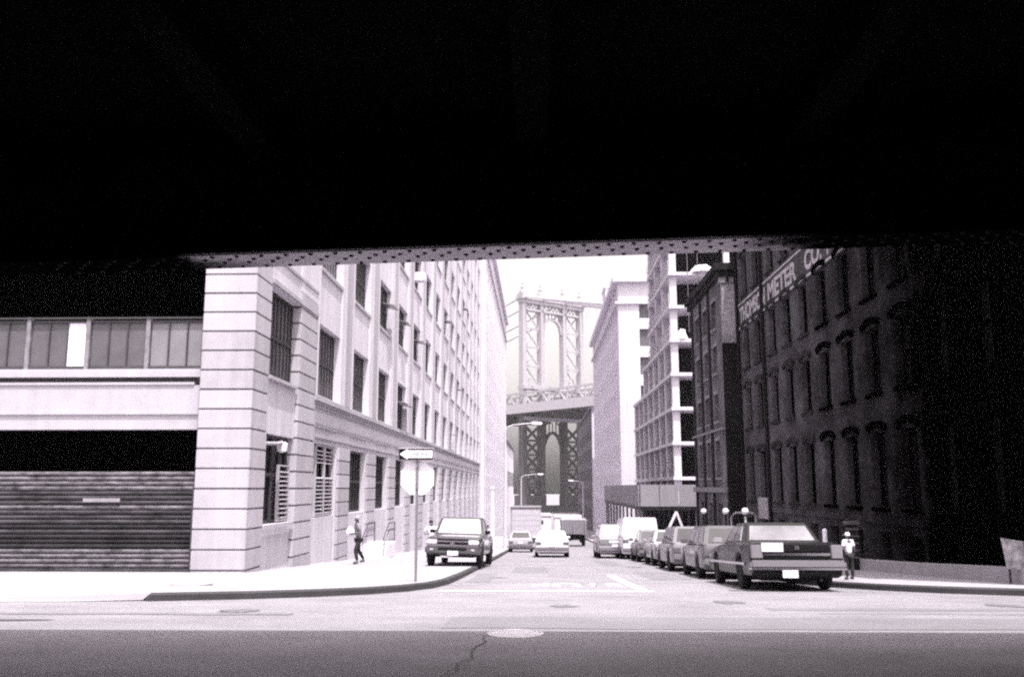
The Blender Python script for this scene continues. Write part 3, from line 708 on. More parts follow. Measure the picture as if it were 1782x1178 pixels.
t.part('storey_band', MB().box(X3 - .12, X3 + .1, 48.25, 57.92, 4.6, 4.72), M_TRIM3)

# ------------------------------------------------------------------ right: concrete frame under construction
X4, Y4, Y4b = 11.75, 80.0, 112.0
t = Thing('unfinished_building', (X4, Y4, gz(Y4)), 'open concrete frame building under construction with white floor slabs', 'building')
slz = [20.4 - 2.98 * k for k in range(9)] + [23.4, 26.4, 29.4]
slz.sort()
def yend(z): return 95.5 if z > 17 else (102 if z > 14 else Y4b)
for z in slz:
    t.part('floor_slab', MB().box(X4 - .25, 40, Y4 - .3, yend(z), z - .28, z), M_CONC)
def bays4(y0, y1, n): return [y0 + (y1 - y0) * i / n for i in range(n + 1)]
for z0, z1 in zip(slz, slz[1:]):
    Y4b = yend(z1); nb = max(3, round((Y4b - Y4) / 4.5))
    for y in bays4(Y4 + .35, Y4b - .4, nb): t.part('column', MB().box(X4 - .1, X4 + .5, y - .35, y + .35, z0 + .001, z1 - .281), M_CONC)
    for x in (16.5, 22, 28): t.part('column', MB().box(x, x + .5, Y4, Y4 + .5, z0 + .001, z1 - .281), M_CONC)
    t.part('inner_partition', MB().box(X4 + 1.2, 38, Y4 + 3.5, Y4b - 1, z0 + .01, z1 - .29), M_INNER)
    if z1 < 15.5:
        by = bays4(Y4 + .35, Y4b - .4, nb)
        for a, bb in zip(by, by[1:]):
            t.part('infill_wall', MB().box(X4 + .05, X4 + .2, a + .36, bb - .36, z0 + .002, z0 + .75), M_CONCD)
            for p, q in ((a + .36, a + 1.0), ((a + bb) / 2 - .3, (a + bb) / 2 + .3)): t.part('infill_pier', MB().box(X4 + .05, X4 + .2, p, q, z0 + .752, z1 - .29), M_CONCD)
            t.part('glazing', MB().box(X4 + .3, X4 + .33, a + .36, bb - .36, z0 + .75, z1 - .29), M_GLASSB if random.random() < .6 else M_GLASS)
    else:
        rb = MB()
        for y in bays4(Y4, Y4b, 12): rb.bar((X4 - .2, y, z0), (X4 - .2, y, z0 + 1.1), .05)
        rb.bar((X4 - .2, Y4, z0 + 1.1), (X4 - .2, Y4b, z0 + 1.1), .05); rb.bar((X4 - .2, Y4, z0 + .55), (X4 - .2, Y4b, z0 + .55), .05)
        tag(t.part('guard_rail', rb, M_POLEW), kind='stuff')
cb = MB()
for x in (13.2, 14.1): cb.tube([(x, Y4 - .35, 27), (x, Y4 - .35, 15)], .03, 5)
t.part('hoist_cable', cb, M_POLE)
for (x, y, z, w, h, lb) in ((14.6, 80.2, slz[-4], 2.2, .7, 'broad rubble heap on the high open slab above the warehouse roof'), (12.6, 80.1, slz[-6], 1.0, .9, 'round white sack heap at the corner of the unfinished frame'), (12.3, 88, slz[-5], 1.5, .9, 'pale heap on the street side edge of the unfinished frame')):
    m_ = MB(); m_.lathe([(w / 2, 0), (w / 2 * .92, h * .4), (w / 2 * .6, h * .85), (0, h)], 11, (x, y, z + .003))
    me = m_.mesh('material_pile', M_CONC)
    for v in me.vertices: v.co.x += random.uniform(-.12, .12); v.co.z += random.uniform(-.06, .06) if v.co.z > z + .1 else 0
    tag(link('material_pile', me), lb, 'pile', 'piles on the unfinished slabs')
# sidewalk shed in front
sh = Thing('sidewalk_shed', (9.5, 72, gz(72)), 'plywood sidewalk shed on posts below the unfinished concrete building', 'scaffold shed')
zs = 0.3
ys_ = frange(66, 100, 3.4)
for a, b in zip(ys_, ys_[1:]):
    sh.part('parapet_panel', MB().box(7.0, 7.08, a + .03, b - .03, zs, zs + 1.5), M_PLY)
for i, x in enumerate((7.15, 8.5, 9.85)): sh.part('end_panel', MB().box(x, x + 1.3, 65.8, 65.88, zs, zs + 1.5), M_PLY)
sh.part('deck', MB().box(7.0, 11.4, 65.9, 100, zs - .25, zs - .01), M_DARKSTEEL)
for y in frange(66.3, 99.5, 3.4):
    for x in (7.2, 11.1): sh.part('post', MB().box(x - .07, x + .07, y - .07, y + .07, gz(y) + .15, zs - .26), M_TRIM3)
sh.part('back_hoarding', MB().box(11.25, 11.35, 66, 100, -5, zs - .27), M_INNER)
# builders' ladder frame against the end of the shed
lf = Thing('a_frame', (9.2, 63.6, gz(63.6)), 'white timber A-frame standing at the end of the sidewalk shed', 'frame')
zz = gz(63.6) + .15
for a, b in (((8.0, 63.4, zz), (9.3, 63.6, zz + 2.6)), ((10.2, 63.4, zz), (9.3, 63.62, zz + 2.6)), ((8.55, 63.45, zz + 1.1), (9.8, 63.45, zz + 1.1))): lf.part('timber', MB().bar(a, b, .2, .12), M_WHITE)

# ------------------------------------------------------------------ right: tall office block, far block
t = Thing('pale_loft_building', (10.5, 119, gz(119)), 'tall loft block with a white end wall beyond the unfinished frame', 'building')
cols5 = [(121.2 + 3.5 * i, 122.9 + 3.5 * i) for i in range(15)]; rows5 = [(-2.5 + 3.7 * k, -.2 + 3.7 * k) for k in range(8)]
mb = MB(); grid_wall(mb, 10.5, 11.2, cols5, rows5, 119, 175, -9, 28, 10.62, 11.2); mb.box(11.21, 45, 119.02, 175, -9, 27.8); t.part('wall', mb, M_FARB)
pf = MB().box(-.02, .02, -.85, .85, 0, 2.3).mesh('window', M_FARW)
for a, b in cols5:
    for z0, z1 in rows5: t.inst('window', pf, (10.95, (a + b) / 2, z0))
colsE = [(13.2 + 4.0 * i, 15.2 + 4.0 * i) for i in range(7)]
e = MB(); edges = [10.5] + [q for c in colsE for q in c] + [45]
for i in range(0, len(edges), 2): e.box(edges[i], edges[i + 1], 118.5, 118.98, -9, 28.2)
for a, b in colsE:
    zz = [-9] + [q for r_ in rows5 for q in r_] + [28.2]
    for i in range(0, len(zz), 2): e.box(a, b, 118.5, 118.98, zz[i], zz[i + 1])
t.part('end_wall', e, M_WHITEB)
pe = MB().box(-1, 1, -.02, .02, 0, 2.3).mesh('window', mat('end_wall_window', .12, .4))
for a, b in colsE:
    for z0, z1 in rows5: t.inst('window', pe, ((a + b) / 2, 118.85, z0))
mb = MB(); mb.box(9.8, 45, 117.9, 175.5, 28.21, 28.9); mb.box(10.1, 45, 118.2, 175.2, 25.3, 25.6); t.part('cornice', mb, M_WHITEB)
tk = Thing('roof_tank_house', (14, 150, 28.9), 'small pale bulkhead on the roof of the tall loft block', 'roof bulkhead')
tk.part('wall', MB().box(10.9, 16, 146, 152, 28.9, 33.5), M_WHITEB); tk.part('coping', MB().box(10.7, 16.2, 145.8, 152.2, 33.51, 33.9), M_FARB)
t = Thing('dark_waterfront_building', (10.6, 183, gz(183)), 'dark low block with a pale edge at the far end of the street', 'building')
mb = MB(); cols6 = [(187 + 4.6 * i, 189 + 4.6 * i) for i in range(14)]; rows6 = [(-5 + 4 * k, -2.6 + 4 * k) for k in range(5)]
grid_wall(mb, 10.6, 11.4, cols6, rows6, 183, 252, -10, 17); mb.box(11.41, 40, 183.02, 252, -10, 16.8); t.part('wall', mb, M_FARD)
pf = MB().box(-.02, .02, -1, 1, 0, 2.4).mesh('window', M_GLASS)
for a, b in cols6:
    for z0, z1 in rows6: t.inst('window', pf, (11.1, (a + b) / 2, z0))
t.part('end_wall', MB().box(10.55, 40, 182.3, 182.98, -10, 17), M_WHITEB)
t.part('coping', MB().box(10.2, 40, 182, 252.3, 17.01, 17.6), M_FARD)
t = Thing('low_waterfront_shed', (-8, 240, gz(240)), 'low grey shed beyond the white block on the left', 'building')
t.part('wall', MB().box(-40, -8.2, 240, 300, -10, 13), M_FARB); t.part('roof', MB().box(-40, -7.8, 239.6, 300.4, 13.01, 13.6), M_FARD)
for y in frange(244, 296, 6.5): t.part('window', MB().box(-8.25, -8.15, y, y + 2.4, 2, 6), M_GLASS)

# ------------------------------------------------------------------ suspension bridge
BC = Vector((6.2, 410, 0)); V = Vector((0.64, -0.77, 0)).normalized(); U = Vector((-V.y, V.x, 0))
if U.x < 0: U = -U
class BR(MB):
    def b(s, u0, u1, v0, v1, z0, z1):
        c = [(u0, v0), (u1, v0), (u1, v1), (u0, v1)]
        q = [BC + U * a + V * b for a, b in c]
        return s.hexa([(p.x, p.y, z0) for p in q], [(p.x, p.y, z1) for p in q])
    def s3(s, a, b, w, h=None):
        pa = BC + U * a[0] + V * a[1]; pb = BC + U * b[0] + V * b[1]
        return s.bar((pa.x, pa.y, a[2]), (pb.x, pb.y, b[2]), w, h)
t = Thing('suspension_bridge', (BC.x, BC.y, -9), 'steel suspension bridge with arched lattice tower closing the street', 'bridge')
LEG = [-16.9, -6.6, 6.6, 16.9]
TOPZ = 82.5
for u in LEG:
    t.part('tower_leg', BR().b(u - 1.0, u + 1.0, -1.5, 1.5, 33, TOPZ), M_BRIDGE); t.part('lower_leg', BR().b(u - 1.15, u + 1.15, -1.5, 1.5, -9, 32.99), M_BRIDGED)  # lower leg takes the copy with deck shade in its colour
    fn = BR().b(u - 1.5, u + 1.5, -2.2, 2.2, TOPZ + 2.6, TOPZ + 4.0)
    p = BC + U * u; fn.lathe([(1.5, 0), (1.5, 1.2), (.7, 1.6), (.9, 3), (.35, 3.8), (.5, 4.6), (0, 6)], 10, (p.x, p.y, TOPZ + 4.0)); t.part('finial', fn, M_BRIDGE)
for s_ in (-1, 1):
    a, b = (LEG[0] + 1.15, LEG[1] - 1.15) if s_ < 0 else (LEG[2] + 1.15, LEG[3] - 1.15)
    zz = [46 + 8.4 * k for k in range(5)]
    for z0, z1 in zip(zz, zz[1:]):
        x_ = BR().s3((a, 0, z0), (b, 0, z1), .55).s3((a, 0, z1), (b, 0, z0), .55).s3((a, 0, z0), (b, 0, z0), .7); t.part('tower_brace', x_, M_BRIDGE)
    zz = [-3 + 6.2 * k for k in range(6)]
    for z0, z1 in zip(zz, zz[1:]):
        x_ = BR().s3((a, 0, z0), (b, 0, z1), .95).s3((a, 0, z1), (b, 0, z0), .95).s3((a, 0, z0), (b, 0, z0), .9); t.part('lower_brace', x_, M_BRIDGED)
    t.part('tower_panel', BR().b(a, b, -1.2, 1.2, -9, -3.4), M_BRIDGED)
def arch(z_spring, rise, z_top, half, name, m):
    a = BR(); n = 14; pts = [(-half + 2 * half * i / n) for i in range(n + 1)]
    for u0, u1 in zip(pts, pts[1:]):
        h0 = z_spring + rise * math.sqrt(max(0, 1 - (u0 / half) ** 2)); h1 = z_spring + rise * math.sqrt(max(0, 1 - (u1 / half) ** 2))
        a.s3((u0, 0, h0 + .5), (u1, 0, h1 + .5), 1.3, 1.1)
    for u in (-half * .72, -half * .36, 0, half * .36, half * .72):
        h = z_spring + rise * math.sqrt(1 - (u / half) ** 2); a.s3((u, 0, h), (u, 0, z_top), .5)
    a.s3((-half, 0, z_top - 2.0), (-half * .4, 0, z_top), .5); a.s3((half, 0, z_top - 2.0), (half * .4, 0, z_top), .5)
    t.part(name, a, m)
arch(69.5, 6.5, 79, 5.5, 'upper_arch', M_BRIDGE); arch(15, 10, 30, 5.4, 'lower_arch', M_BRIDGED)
t.part('portal_beam', BR().b(-18.3, 18.3, -1.8, 1.8, TOPZ - .2, TOPZ + 1.4).b(-18.9, 18.9, -2.3, 2.3, TOPZ + 1.4, TOPZ + 2.6), M_BRIDGE)
po = BR().b(-15.2, 15.2, -1.5, 1.5, TOPZ - 3.6, TOPZ - 2.8)
for i in range(16):
    u = -15 + i * 2; po.s3((u, 0, TOPZ - 2.8), (u + 1, 0, TOPZ - .2), .3).s3((u + 1, 0, TOPZ - .2), (u + 2, 0, TOPZ - 2.8), .3)
t.part('portal_truss', po, M_BRIDGE)
t.part('lower_portal', BR().b(-18, 18, -2.4, 2.4, 44, 45.6).b(-17.6, 17.6, -2, 2, 30.5, 32), M_BRIDGE)
# masonry pier of the tower with an opening
pr = BR()
for u0, u1 in ((-20, -5.4), (5.4, 20)): pr.b(u0, u1, -2, 2, -12, -1.6)
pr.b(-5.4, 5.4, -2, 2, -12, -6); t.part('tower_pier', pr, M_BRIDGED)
# deck
V0, V1 = -330, 235
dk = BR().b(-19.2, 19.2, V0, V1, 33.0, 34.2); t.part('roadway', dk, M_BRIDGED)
for u in (-19.4, -7.5, 7.5, 19.4):
    tr = BR().b(u - .35, u + .35, V0, V1, 34.25, 35.4).b(u - .3, u + .3, V0, V1, 41.3, 42.2)
    v = -100
    while v < V1 - 6:
        tr.s3((u, v, 35.3), (u, v + 5.5, 41.4), .6).s3((u, v + 5.5, 41.4), (u, v + 11, 35.3), .6).s3((u, v, 35.3), (u, v, 41.4), .45); v += 11
    t.part('stiffening_truss', tr, M_BRIDGE)
fb = BR(); v = -100
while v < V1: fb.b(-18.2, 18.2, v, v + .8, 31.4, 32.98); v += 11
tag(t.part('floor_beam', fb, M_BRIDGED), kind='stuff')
for u in (-19.95,): t.part('fascia_girder', BR().b(u - .2, u + .1, V0, V1, 33.2, 37.2), mat('bridge_fascia', .45, .7, .05))
cabs = []
for u in LEG:
    c = BR(); pts = []
    for i in range(15):
        f_ = i / 14; v = 222 * f_; z = TOPZ + 2.8 + (43.5 - TOPZ - 2.8) * (1.25 * f_ - .25 * f_ * f_)
        q = BC + U * u + V * v; pts.append((q.x, q.y, z))
    c.tube(pts, .55, 8)
    q2 = []
    for i in range(10):
        f_ = i / 9; v = -330 * f_; z = TOPZ + 2.8 - 38 * (1.75 * f_ - .75 * f_ * f_)
        q = BC + U * u + V * v; q2.append((q.x, q.y, z))
    c.tube(q2, .55, 8); t.part('main_cable', c, mat('cable_paint', .6, .6, .05))
    sp = BR()
    for i in range(1, 14):
        x_, y_, z_ = pts[i]; sp.tube([(x_, y_, z_ - .3), (x_, y_, 42)], .09, 4)
    tag(t.part('suspender', sp, MATS['cable_paint']), kind='stuff')

# ------------------------------------------------------------------ haze (air over the waterfront)
hz = MB().box(-1000, 1000, -55, 990, -12, 96).build('haze', None); tag(hz, 'thin pale summer haze filling the street', 'haze', kind='stuff')
hm = bpy.data.materials.new('haze'); hm.use_nodes = True; ht = hm.node_tree; ht.nodes.clear()
pv = ht.nodes.new('ShaderNodeVolumePrincipled'); pv.inputs['Density'].default_value = 0.00013; pv.inputs['Color'].default_value = (.97, .93, .95, 1); pv.inputs['Anisotropy'].default_value = 0.0
ho = ht.nodes.new('ShaderNodeOutputMaterial'); ht.links.new(pv.outputs[0], ho.inputs['Volume']); hz.data.materials.append(hm)
#__VEHICLES__
# ------------------------------------------------------------------ vehicles
def ring(w, zb, zt, tuck=.06):
    h = zt - zb
    half = [(0, zb), (w * .88, zb), (w * .97, zb + .05), (w - .01, zb + h * .25), (w, zb + h * .5), (w * .985, zb + h * .78), (w * .95, zt - .035), (w * .86, zt), (w * .5, zt + .012), (0, zt + .016)]
    return half + [(-x, z) for x, z in half[-2:0:-1]]
def vehicle_parts(P, sp):
    """P(name, MB, material, smooth, bevel, parent) adds a part; local frame: +y forward, ground z = 0"""
    L, Wd = sp['L'], sp['W'] / 2; r = sp['r']; zb = sp['zb']; paint = sp['paint']
    ra = r + .07; wy = sp['wheels']
    st = set([-L / 2, -L / 2 + .04, -L / 2 + .12, L / 2 - .14, L / 2 - .05, L / 2] + [p[0] for p in sp['top']] + frange(-L / 2 + .3, L / 2 - .3, .35))
    for y in wy:
        for k in range(11): st.add(y - ra + 2 * ra * k / 10)
        st.add(y - ra - .015); st.add(y + ra + .015)
    st = sorted(s for s in st if -L / 2 - 1e-6 <= s <= L / 2 + 1e-6)
    rings = []
    for y in st:
        w = Wd * interp(sp.get('plan') or [(-L / 2, .90), (-L / 2 + .1, .955), (-L / 2 + .6, .99), (0, 1), (L / 2 - .9, .985), (L / 2 - .2, .93), (L / 2, .86)], y)
        z0 = zb + (.06 if abs(y) > L / 2 - .1 else 0); zt = interp(sp['top'], y)
        for q in wy:
            if abs(y - q) < ra: z0 = max(z0, r + math.sqrt(max(0, ra * ra - (y - q) ** 2)))
        z0 = min(z0, zt - .1)
        rings.append([(x, y, z) for x, z in ring(w, z0, zt)])
    mb = MB(); n = len(rings[0]); vs = [p for g in rings for p in g]
    fs = [(i * n + k, i * n + (k + 1) % n, (i + 1) * n + (k + 1) % n, (i + 1) * n + k) for i in range(len(rings) - 1) for k in range(n)]
    fs += [tuple(range(n)), tuple((len(rings) - 1) * n + k for k in range(n))]
    mb.add(vs, fs); body = P('body', mb, paint, 35)
    P('underbody', MB().box(-Wd * .72, Wd * .72, -L / 2 + .15, L / 2 - .2, zb - .06, zb + .28), M_UNDER)
    # greenhouse
    for gi, G in enumerate(sp['cab']):
        yr0, yr1, yf1, yf0 = G['y']; zbt, zr = G['z']; w0, w1 = Wd * G['w'][0], Wd * G['w'][1]
        zi = zbt - .05
        b = [(-w0, yr0, zi), (w0, yr0, zi), (w0, yf0, zi), (-w0, yf0, zi)]; tq = [(-w1, yr1, zr), (w1, yr1, zr), (w1, yf1, zr), (-w1, yf1, zr)]
        cabm = MB().hexa(b, tq); P('roof', cabm, G.get('paint', paint), 40, .05)
        B = [Vector(p) for p in b]; T = [Vector(p) for p in tq]
        def glass(name, p0, p1, p2, p3, u0, u1, v0, v1, m=M_CARGLASS):
            def pt(u, v): return (p0.lerp(p1, u)).lerp(p3.lerp(p2, u), v)
            q = [pt(u0, v0), pt(u1, v0), pt(u1, v1), pt(u0, v1)]; nn = (q[1] - q[0]).cross(q[3] - q[0]).normalized()
            mb = MB(); mb.add([a + nn * .012 for a in q] + [a - nn * .01 for a in q], [(0, 1, 2, 3), (7, 6, 5, 4), (0, 4, 5, 1), (1, 5, 6, 2), (2, 6, 7, 3), (3, 7, 4, 0)])
            P(name, mb, m)
        e = .05 / (zr - zi); lo = .07 / (zr - zi) + .06
        gm = sp.get('glass', M_CARGLASS)
        glass('rear_window', B[0], B[1], T[1], T[0], .07, .93, lo, 1 - e * 1.6, sp.get('rear_glass', gm))
        glass('windshield', B[2], B[3], T[3], T[2], .06, .94, lo, 1 - e * 1.6, sp.get('front_glass', gm))
        for (p0, p1, p2, p3, flip) in ((B[1], B[2], T[2], T[1], 0), (B[3], B[0], T[0], T[3], 1)):
            for a, c in G['sides']:
                if flip: a, c = 1 - c, 1 - a
                glass('side_window', p0, p1, p2, p3, a, c, lo, 1 - e * 1.6, gm)
    # wheels
    for y in wy:
        for s in (-1, 1):
            x = s * (Wd - .12)
            prof = [(r * .62, -.1), (r * .93, -.1), (r, -.06), (r, .06), (r * .93, .1), (r * .62, .1)]
            wl = P('wheel', MB().lathe(prof, 24, (x, y, r), 'x'), M_TYRE, 40)
            P('rim', MB().lathe([(r * .61, -.07), (r * .61, .085), (r * .5, .06), (r * .22, .07), (r * .15, .09), (0, .09)] if s > 0 else [(r * .61, .07), (r * .61, -.085), (r * .5, -.06), (r * .22, -.07), (r * .15, -.09), (0, -.09)], 20, (x, y, r), 'x'), M_RIM, 40, 0, wl)
    for s in (-1, 1):
        if sp.get('mirror'):
            y, z = sp['mirror']; P('mirror', MB().box(s * (Wd * .93) if s > 0 else s * (Wd * .93) - .2, s * (Wd * .93) + .2 if s > 0 else s * (Wd * .93), y - .05, y + .07, z, z + .13), sp.get('mirror_m', paint), 0, .02)
    for nm, bx, m, bev in sp.get('extra', []):
        P(nm, MB().box(*bx), m, 0, bev)
def vehicle(name, x, y, rz, sp, label, cat, group=None, pitch=None, roll=0, z=None):
    e = tag(empty(name, (x, y, gz(y) if z is None else z), 0), label, cat, group)
    sl = (gz(y + 2) - gz(y - 2)) / 4 if pitch is None else pitch
    fy = math.cos(rz)
    e.rotation_mode = 'XYZ'
    e.rotation_euler = (math.atan(sl * fy), roll, rz)
    def P(nm, mb, m, smooth=0, bevel=0, parent=None):
        return link(nm, mb.mesh(nm, m, smooth, bevel), parent or e)
    vehicle_parts(P, sp)
    return e
def lamps(W, yR, zR, yF, zF, lw=.3, lh=.16, tail=M_TAIL, head=M_LAMP):
    ex = []
    for s in (-1, 1):
        a, b = sorted((s * W / 2 * .93, s * (W / 2 * .93 - lw)))
        ex += [('taillight', (a, b, yR - .02, yR + .08, zR, zR + lh), tail, .015), ('headlight', (a, b, yF - .08, yF + .015, zF, zF + lh), head, .015)]
    return ex

car_dark = mat('grey_car_paint', .012, .3, .15, 3, spec=.2, coat=.05)
car_mid = mat('mid_grey_car_paint', .10, .3, .08, 3, coat=.35)
car_silver = mat('silver_car_paint', .2, .3, .05, 3, coat=.35)
car_white = mat('white_car_paint', .75, .35, .03, 3, coat=.5)
car_black = mat('black_car_paint', .02, .25, .1, 3, coat=.8)
car_pale = mat('pale_car_paint', .33, .35, .04, 3, coat=.5)

# large boxy sedan, tail to the camera
L = 5.45
sedan = dict(L=L, W=1.96, r=.335, zb=.27, wheels=(-1.52, 1.48), paint=car_dark,
    top=[(-L / 2, .80), (-L / 2 + .03, .94), (-L / 2 + .1, .98), (-1.62, 1.0), (-1.0, 1.0), (.6, .97), (.95, .96), (1.6, .93), (2.5, .84), (2.66, .78), (L / 2, .62)],
    plan=[(-L / 2, .95), (-L / 2 + .1, .975), (-L / 2 + .8, .995), (0, 1), (L / 2 - .9, .985), (L / 2 - .2, .95), (L / 2, .9)],
    cab=[dict(y=(-1.62, -1.05, .18, .98), z=(.98, 1.43), w=(.88, .70), sides=[(.16, .46), (.49, .84)])],
    mirror=(.75, .98), mirror_m=car_pale, rear_glass=mat('bright_car_glass', .16, .06, .6, 1.4, spec=.9),
    extra=[('tail_panel', (-.66, .66, -L / 2 - .02, -L / 2 + .03, .80, .93), M_BLACK, .008), ('trim_strip', (-.68, .68, -L / 2 - .03, -L / 2 + .03, .72, .77), M_CHROME, .008),
           ('tail_panel', (-.66, .66, -L / 2 - .015, -L / 2 + .03, .655, .715), M_BLACK, .008),
           ('rear_bumper', (-.97, .97, -L / 2 - .13, -L / 2 + .12, .46, .63), mat('bumper_grey', .17, .4, .06), .04), ('bumper_strip', (-.975, .975, -L / 2 - .145, -L / 2 + .12, .435, .475), M_CHROME, .01),
           ('front_bumper', (-.95, .95, L / 2 - .1, L / 2 + .1, .36, .55), MATS['bumper_grey'], .04),
           ('license_plate', (-.34, -.03, -L / 2 - .15, -L / 2 - .12, .28, .43), M_PLATE, 0),
           ('emblem', (-.04, .05, -L / 2 - .035, -L / 2 + .01, .84, .92), M_CHROME, .01),
           ('exhaust_pipe', (.45, .52, -L / 2 + .05, -L / 2 + .4, .2, .27), M_DARKSTEEL, .02),
           ('rub_strip', (-.99, -.965, -2.2, 2.2, .52, .57), M_CHROME, 0), ('rub_strip', (.965, .99, -2.2, 2.2, .52, .57), M_CHROME, 0),
           ('trunk_glare', (-.72, -.28, -L / 2 - .04, -L / 2 - .03, .80, .98), M_PLATE, 0)] +  # white plate painted in as sun glare on the trunk
          [(nm, bx, m, bv) for s in (-1, 1) for nm, bx, m, bv in (('taillight', tuple(sorted((s * .935, s * .70))) + (-L / 2 - .03, -L / 2 + .05, .66, .94), mat('tail_lens_pale', .2, .25, .2, 6), .015), ('headlight', tuple(sorted((s * .9, s * .5))) + (L / 2 - .06, L / 2 + .02, .58, .72), M_LAMP, .015))])
vehicle('sedan_car', 5.38, 22.35, R(-1.0), sedan, 'large boxy grey sedan parked tail first at the near right kerb', 'car', 'parked vehicles along the right kerb')

def simple(L, W, H, belt, hood, paint, kind, rear=None, r=.31, glass=M_CARGLASS):
    zb = .26
    if kind == 'wagon':
        top = [(-L / 2, belt - .12), (-L / 2 + .05, belt), (L * .18, belt), (L * .24, belt - .02), (L * .45, hood), (L * .485, hood - .08), (L / 2, hood - .3)]
        cab = dict(y=(-L / 2 + .06, -L / 2 + .28, L * .1, L * .26), z=(belt, H), w=(.93, .78), sides=[(.05, .30), (.33, .58), (.61, .86)])
    elif kind == 'van':
        top = [(-L / 2, belt - .05), (-L / 2 + .04, belt), (L * .34, belt), (L * .42, hood), (L * .485, hood - .12), (L / 2, hood - .35)]
        cab = dict(y=(-L / 2 + .03, -L / 2 + .12, L * .22, L * .4), z=(belt, H), w=(.97, .86), sides=[(.68, .88)])
    else:
        top = [(-L / 2, belt - .2), (-L / 2 + .04, belt - .04), (-L * .3, belt), (L * .16, belt - .01), (L * .2, belt - .03), (L * .44, hood), (L * .485, hood - .08), (L / 2, hood - .28)]
        cab = dict(y=(-L * .34, -L * .2, L * .04, L * .2), z=(belt, H), w=(.90, .72), sides=[(.16, .46), (.49, .84)])
    ex = lamps(W, -L / 2, belt - .32, L / 2, hood - .28)
    ex += [('rear_bumper', (-W / 2 * .95, W / 2 * .95, -L / 2 - .08, -L / 2 + .12, .38, .56), MATS['bumper_grey'], .04), ('front_bumper', (-W / 2 * .93, W / 2 * .93, L / 2 - .12, L / 2 + .08, .34, .54), MATS['bumper_grey'], .04),
           ('license_plate', (-.16, .16, -L / 2 - .1, -L / 2 - .08, .60, .74), M_PLATE, 0)]
    return dict(L=L, W=W, r=r, zb=zb, wheels=(-L * .28, L * .3), paint=paint, top=top, cab=[cab], mirror=(L * .17, belt + .02), glass=glass, extra=ex, rear_glass=rear or glass)
M_CG2 = mat('pale_car_glass', .035, .08, .5, 1.5, spec=.9)
vehicle('estate_car', 5.42, 28.4, R(-1), simple(4.75, 1.82, 1.46, .94, .90, car_mid, 'wagon', glass=M_CG2), 'mid grey estate car parked just ahead of the boxy sedan', 'car', 'parked vehicles along the right kerb')
vehicle('suv_car', 5.35, 34.0, R(-.5), simple(4.6, 1.8, 1.5, .95, .92, car_silver, 'wagon', rear=M_CG2, r=.35), 'silver wagon parked ahead of the mid grey estate car', 'car', 'parked vehicles along the right kerb')
vehicle('hatchback_car', 5.42, 39.6, 0, simple(4.2, 1.72, 1.42, .92, .88, car_pale, 'sedan', glass=M_CG2), 'pale small car parked ahead of the silver wagon', 'car', 'parked vehicles along the right kerb')
vehicle('compact_car', 5.35, 44.9, 0, simple(4.3, 1.72, 1.44, .92, .88, car_mid, 'sedan', glass=M_CG2), 'darker small car parked right behind the white van', 'car', 'parked vehicles along the right kerb')
vehicle('white_van', 5.2, 50.9, 0, simple(5.2, 1.95, 2.1, 1.15, 1.05, car_white, 'van', rear=mat('white_blanked_glass', .6, .2), r=.34), 'white panel van parked at the far end of the right kerb row', 'van', 'parked vehicles along the right kerb')
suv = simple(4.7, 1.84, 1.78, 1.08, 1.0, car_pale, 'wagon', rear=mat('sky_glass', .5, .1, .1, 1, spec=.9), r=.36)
suv['extra'] += [('tailgate_panel', (-.8, .8, -4.7 / 2 - .03, -4.7 / 2 + .02, .72, .98), mat('grey_panel', .2, .5), .01), ('license_plate', (-.3, .3, -4.7 / 2 - .05, -4.7 / 2 - .03, .80, .93), M_PLATE, 0)]
vehicle('sport_utility_car', 4.02, 52.4, 0, suv, 'pale utility wagon with grey tailgate standing out beside the parked row', 'car')
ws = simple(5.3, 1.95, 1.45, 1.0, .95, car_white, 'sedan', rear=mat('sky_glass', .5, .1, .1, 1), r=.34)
ws['cab'][0]['w'] = (.9, .74)
vehicle('white_sedan', .72, 54.5, 0, ws, 'white sedan driving away in the middle of the street', 'car')

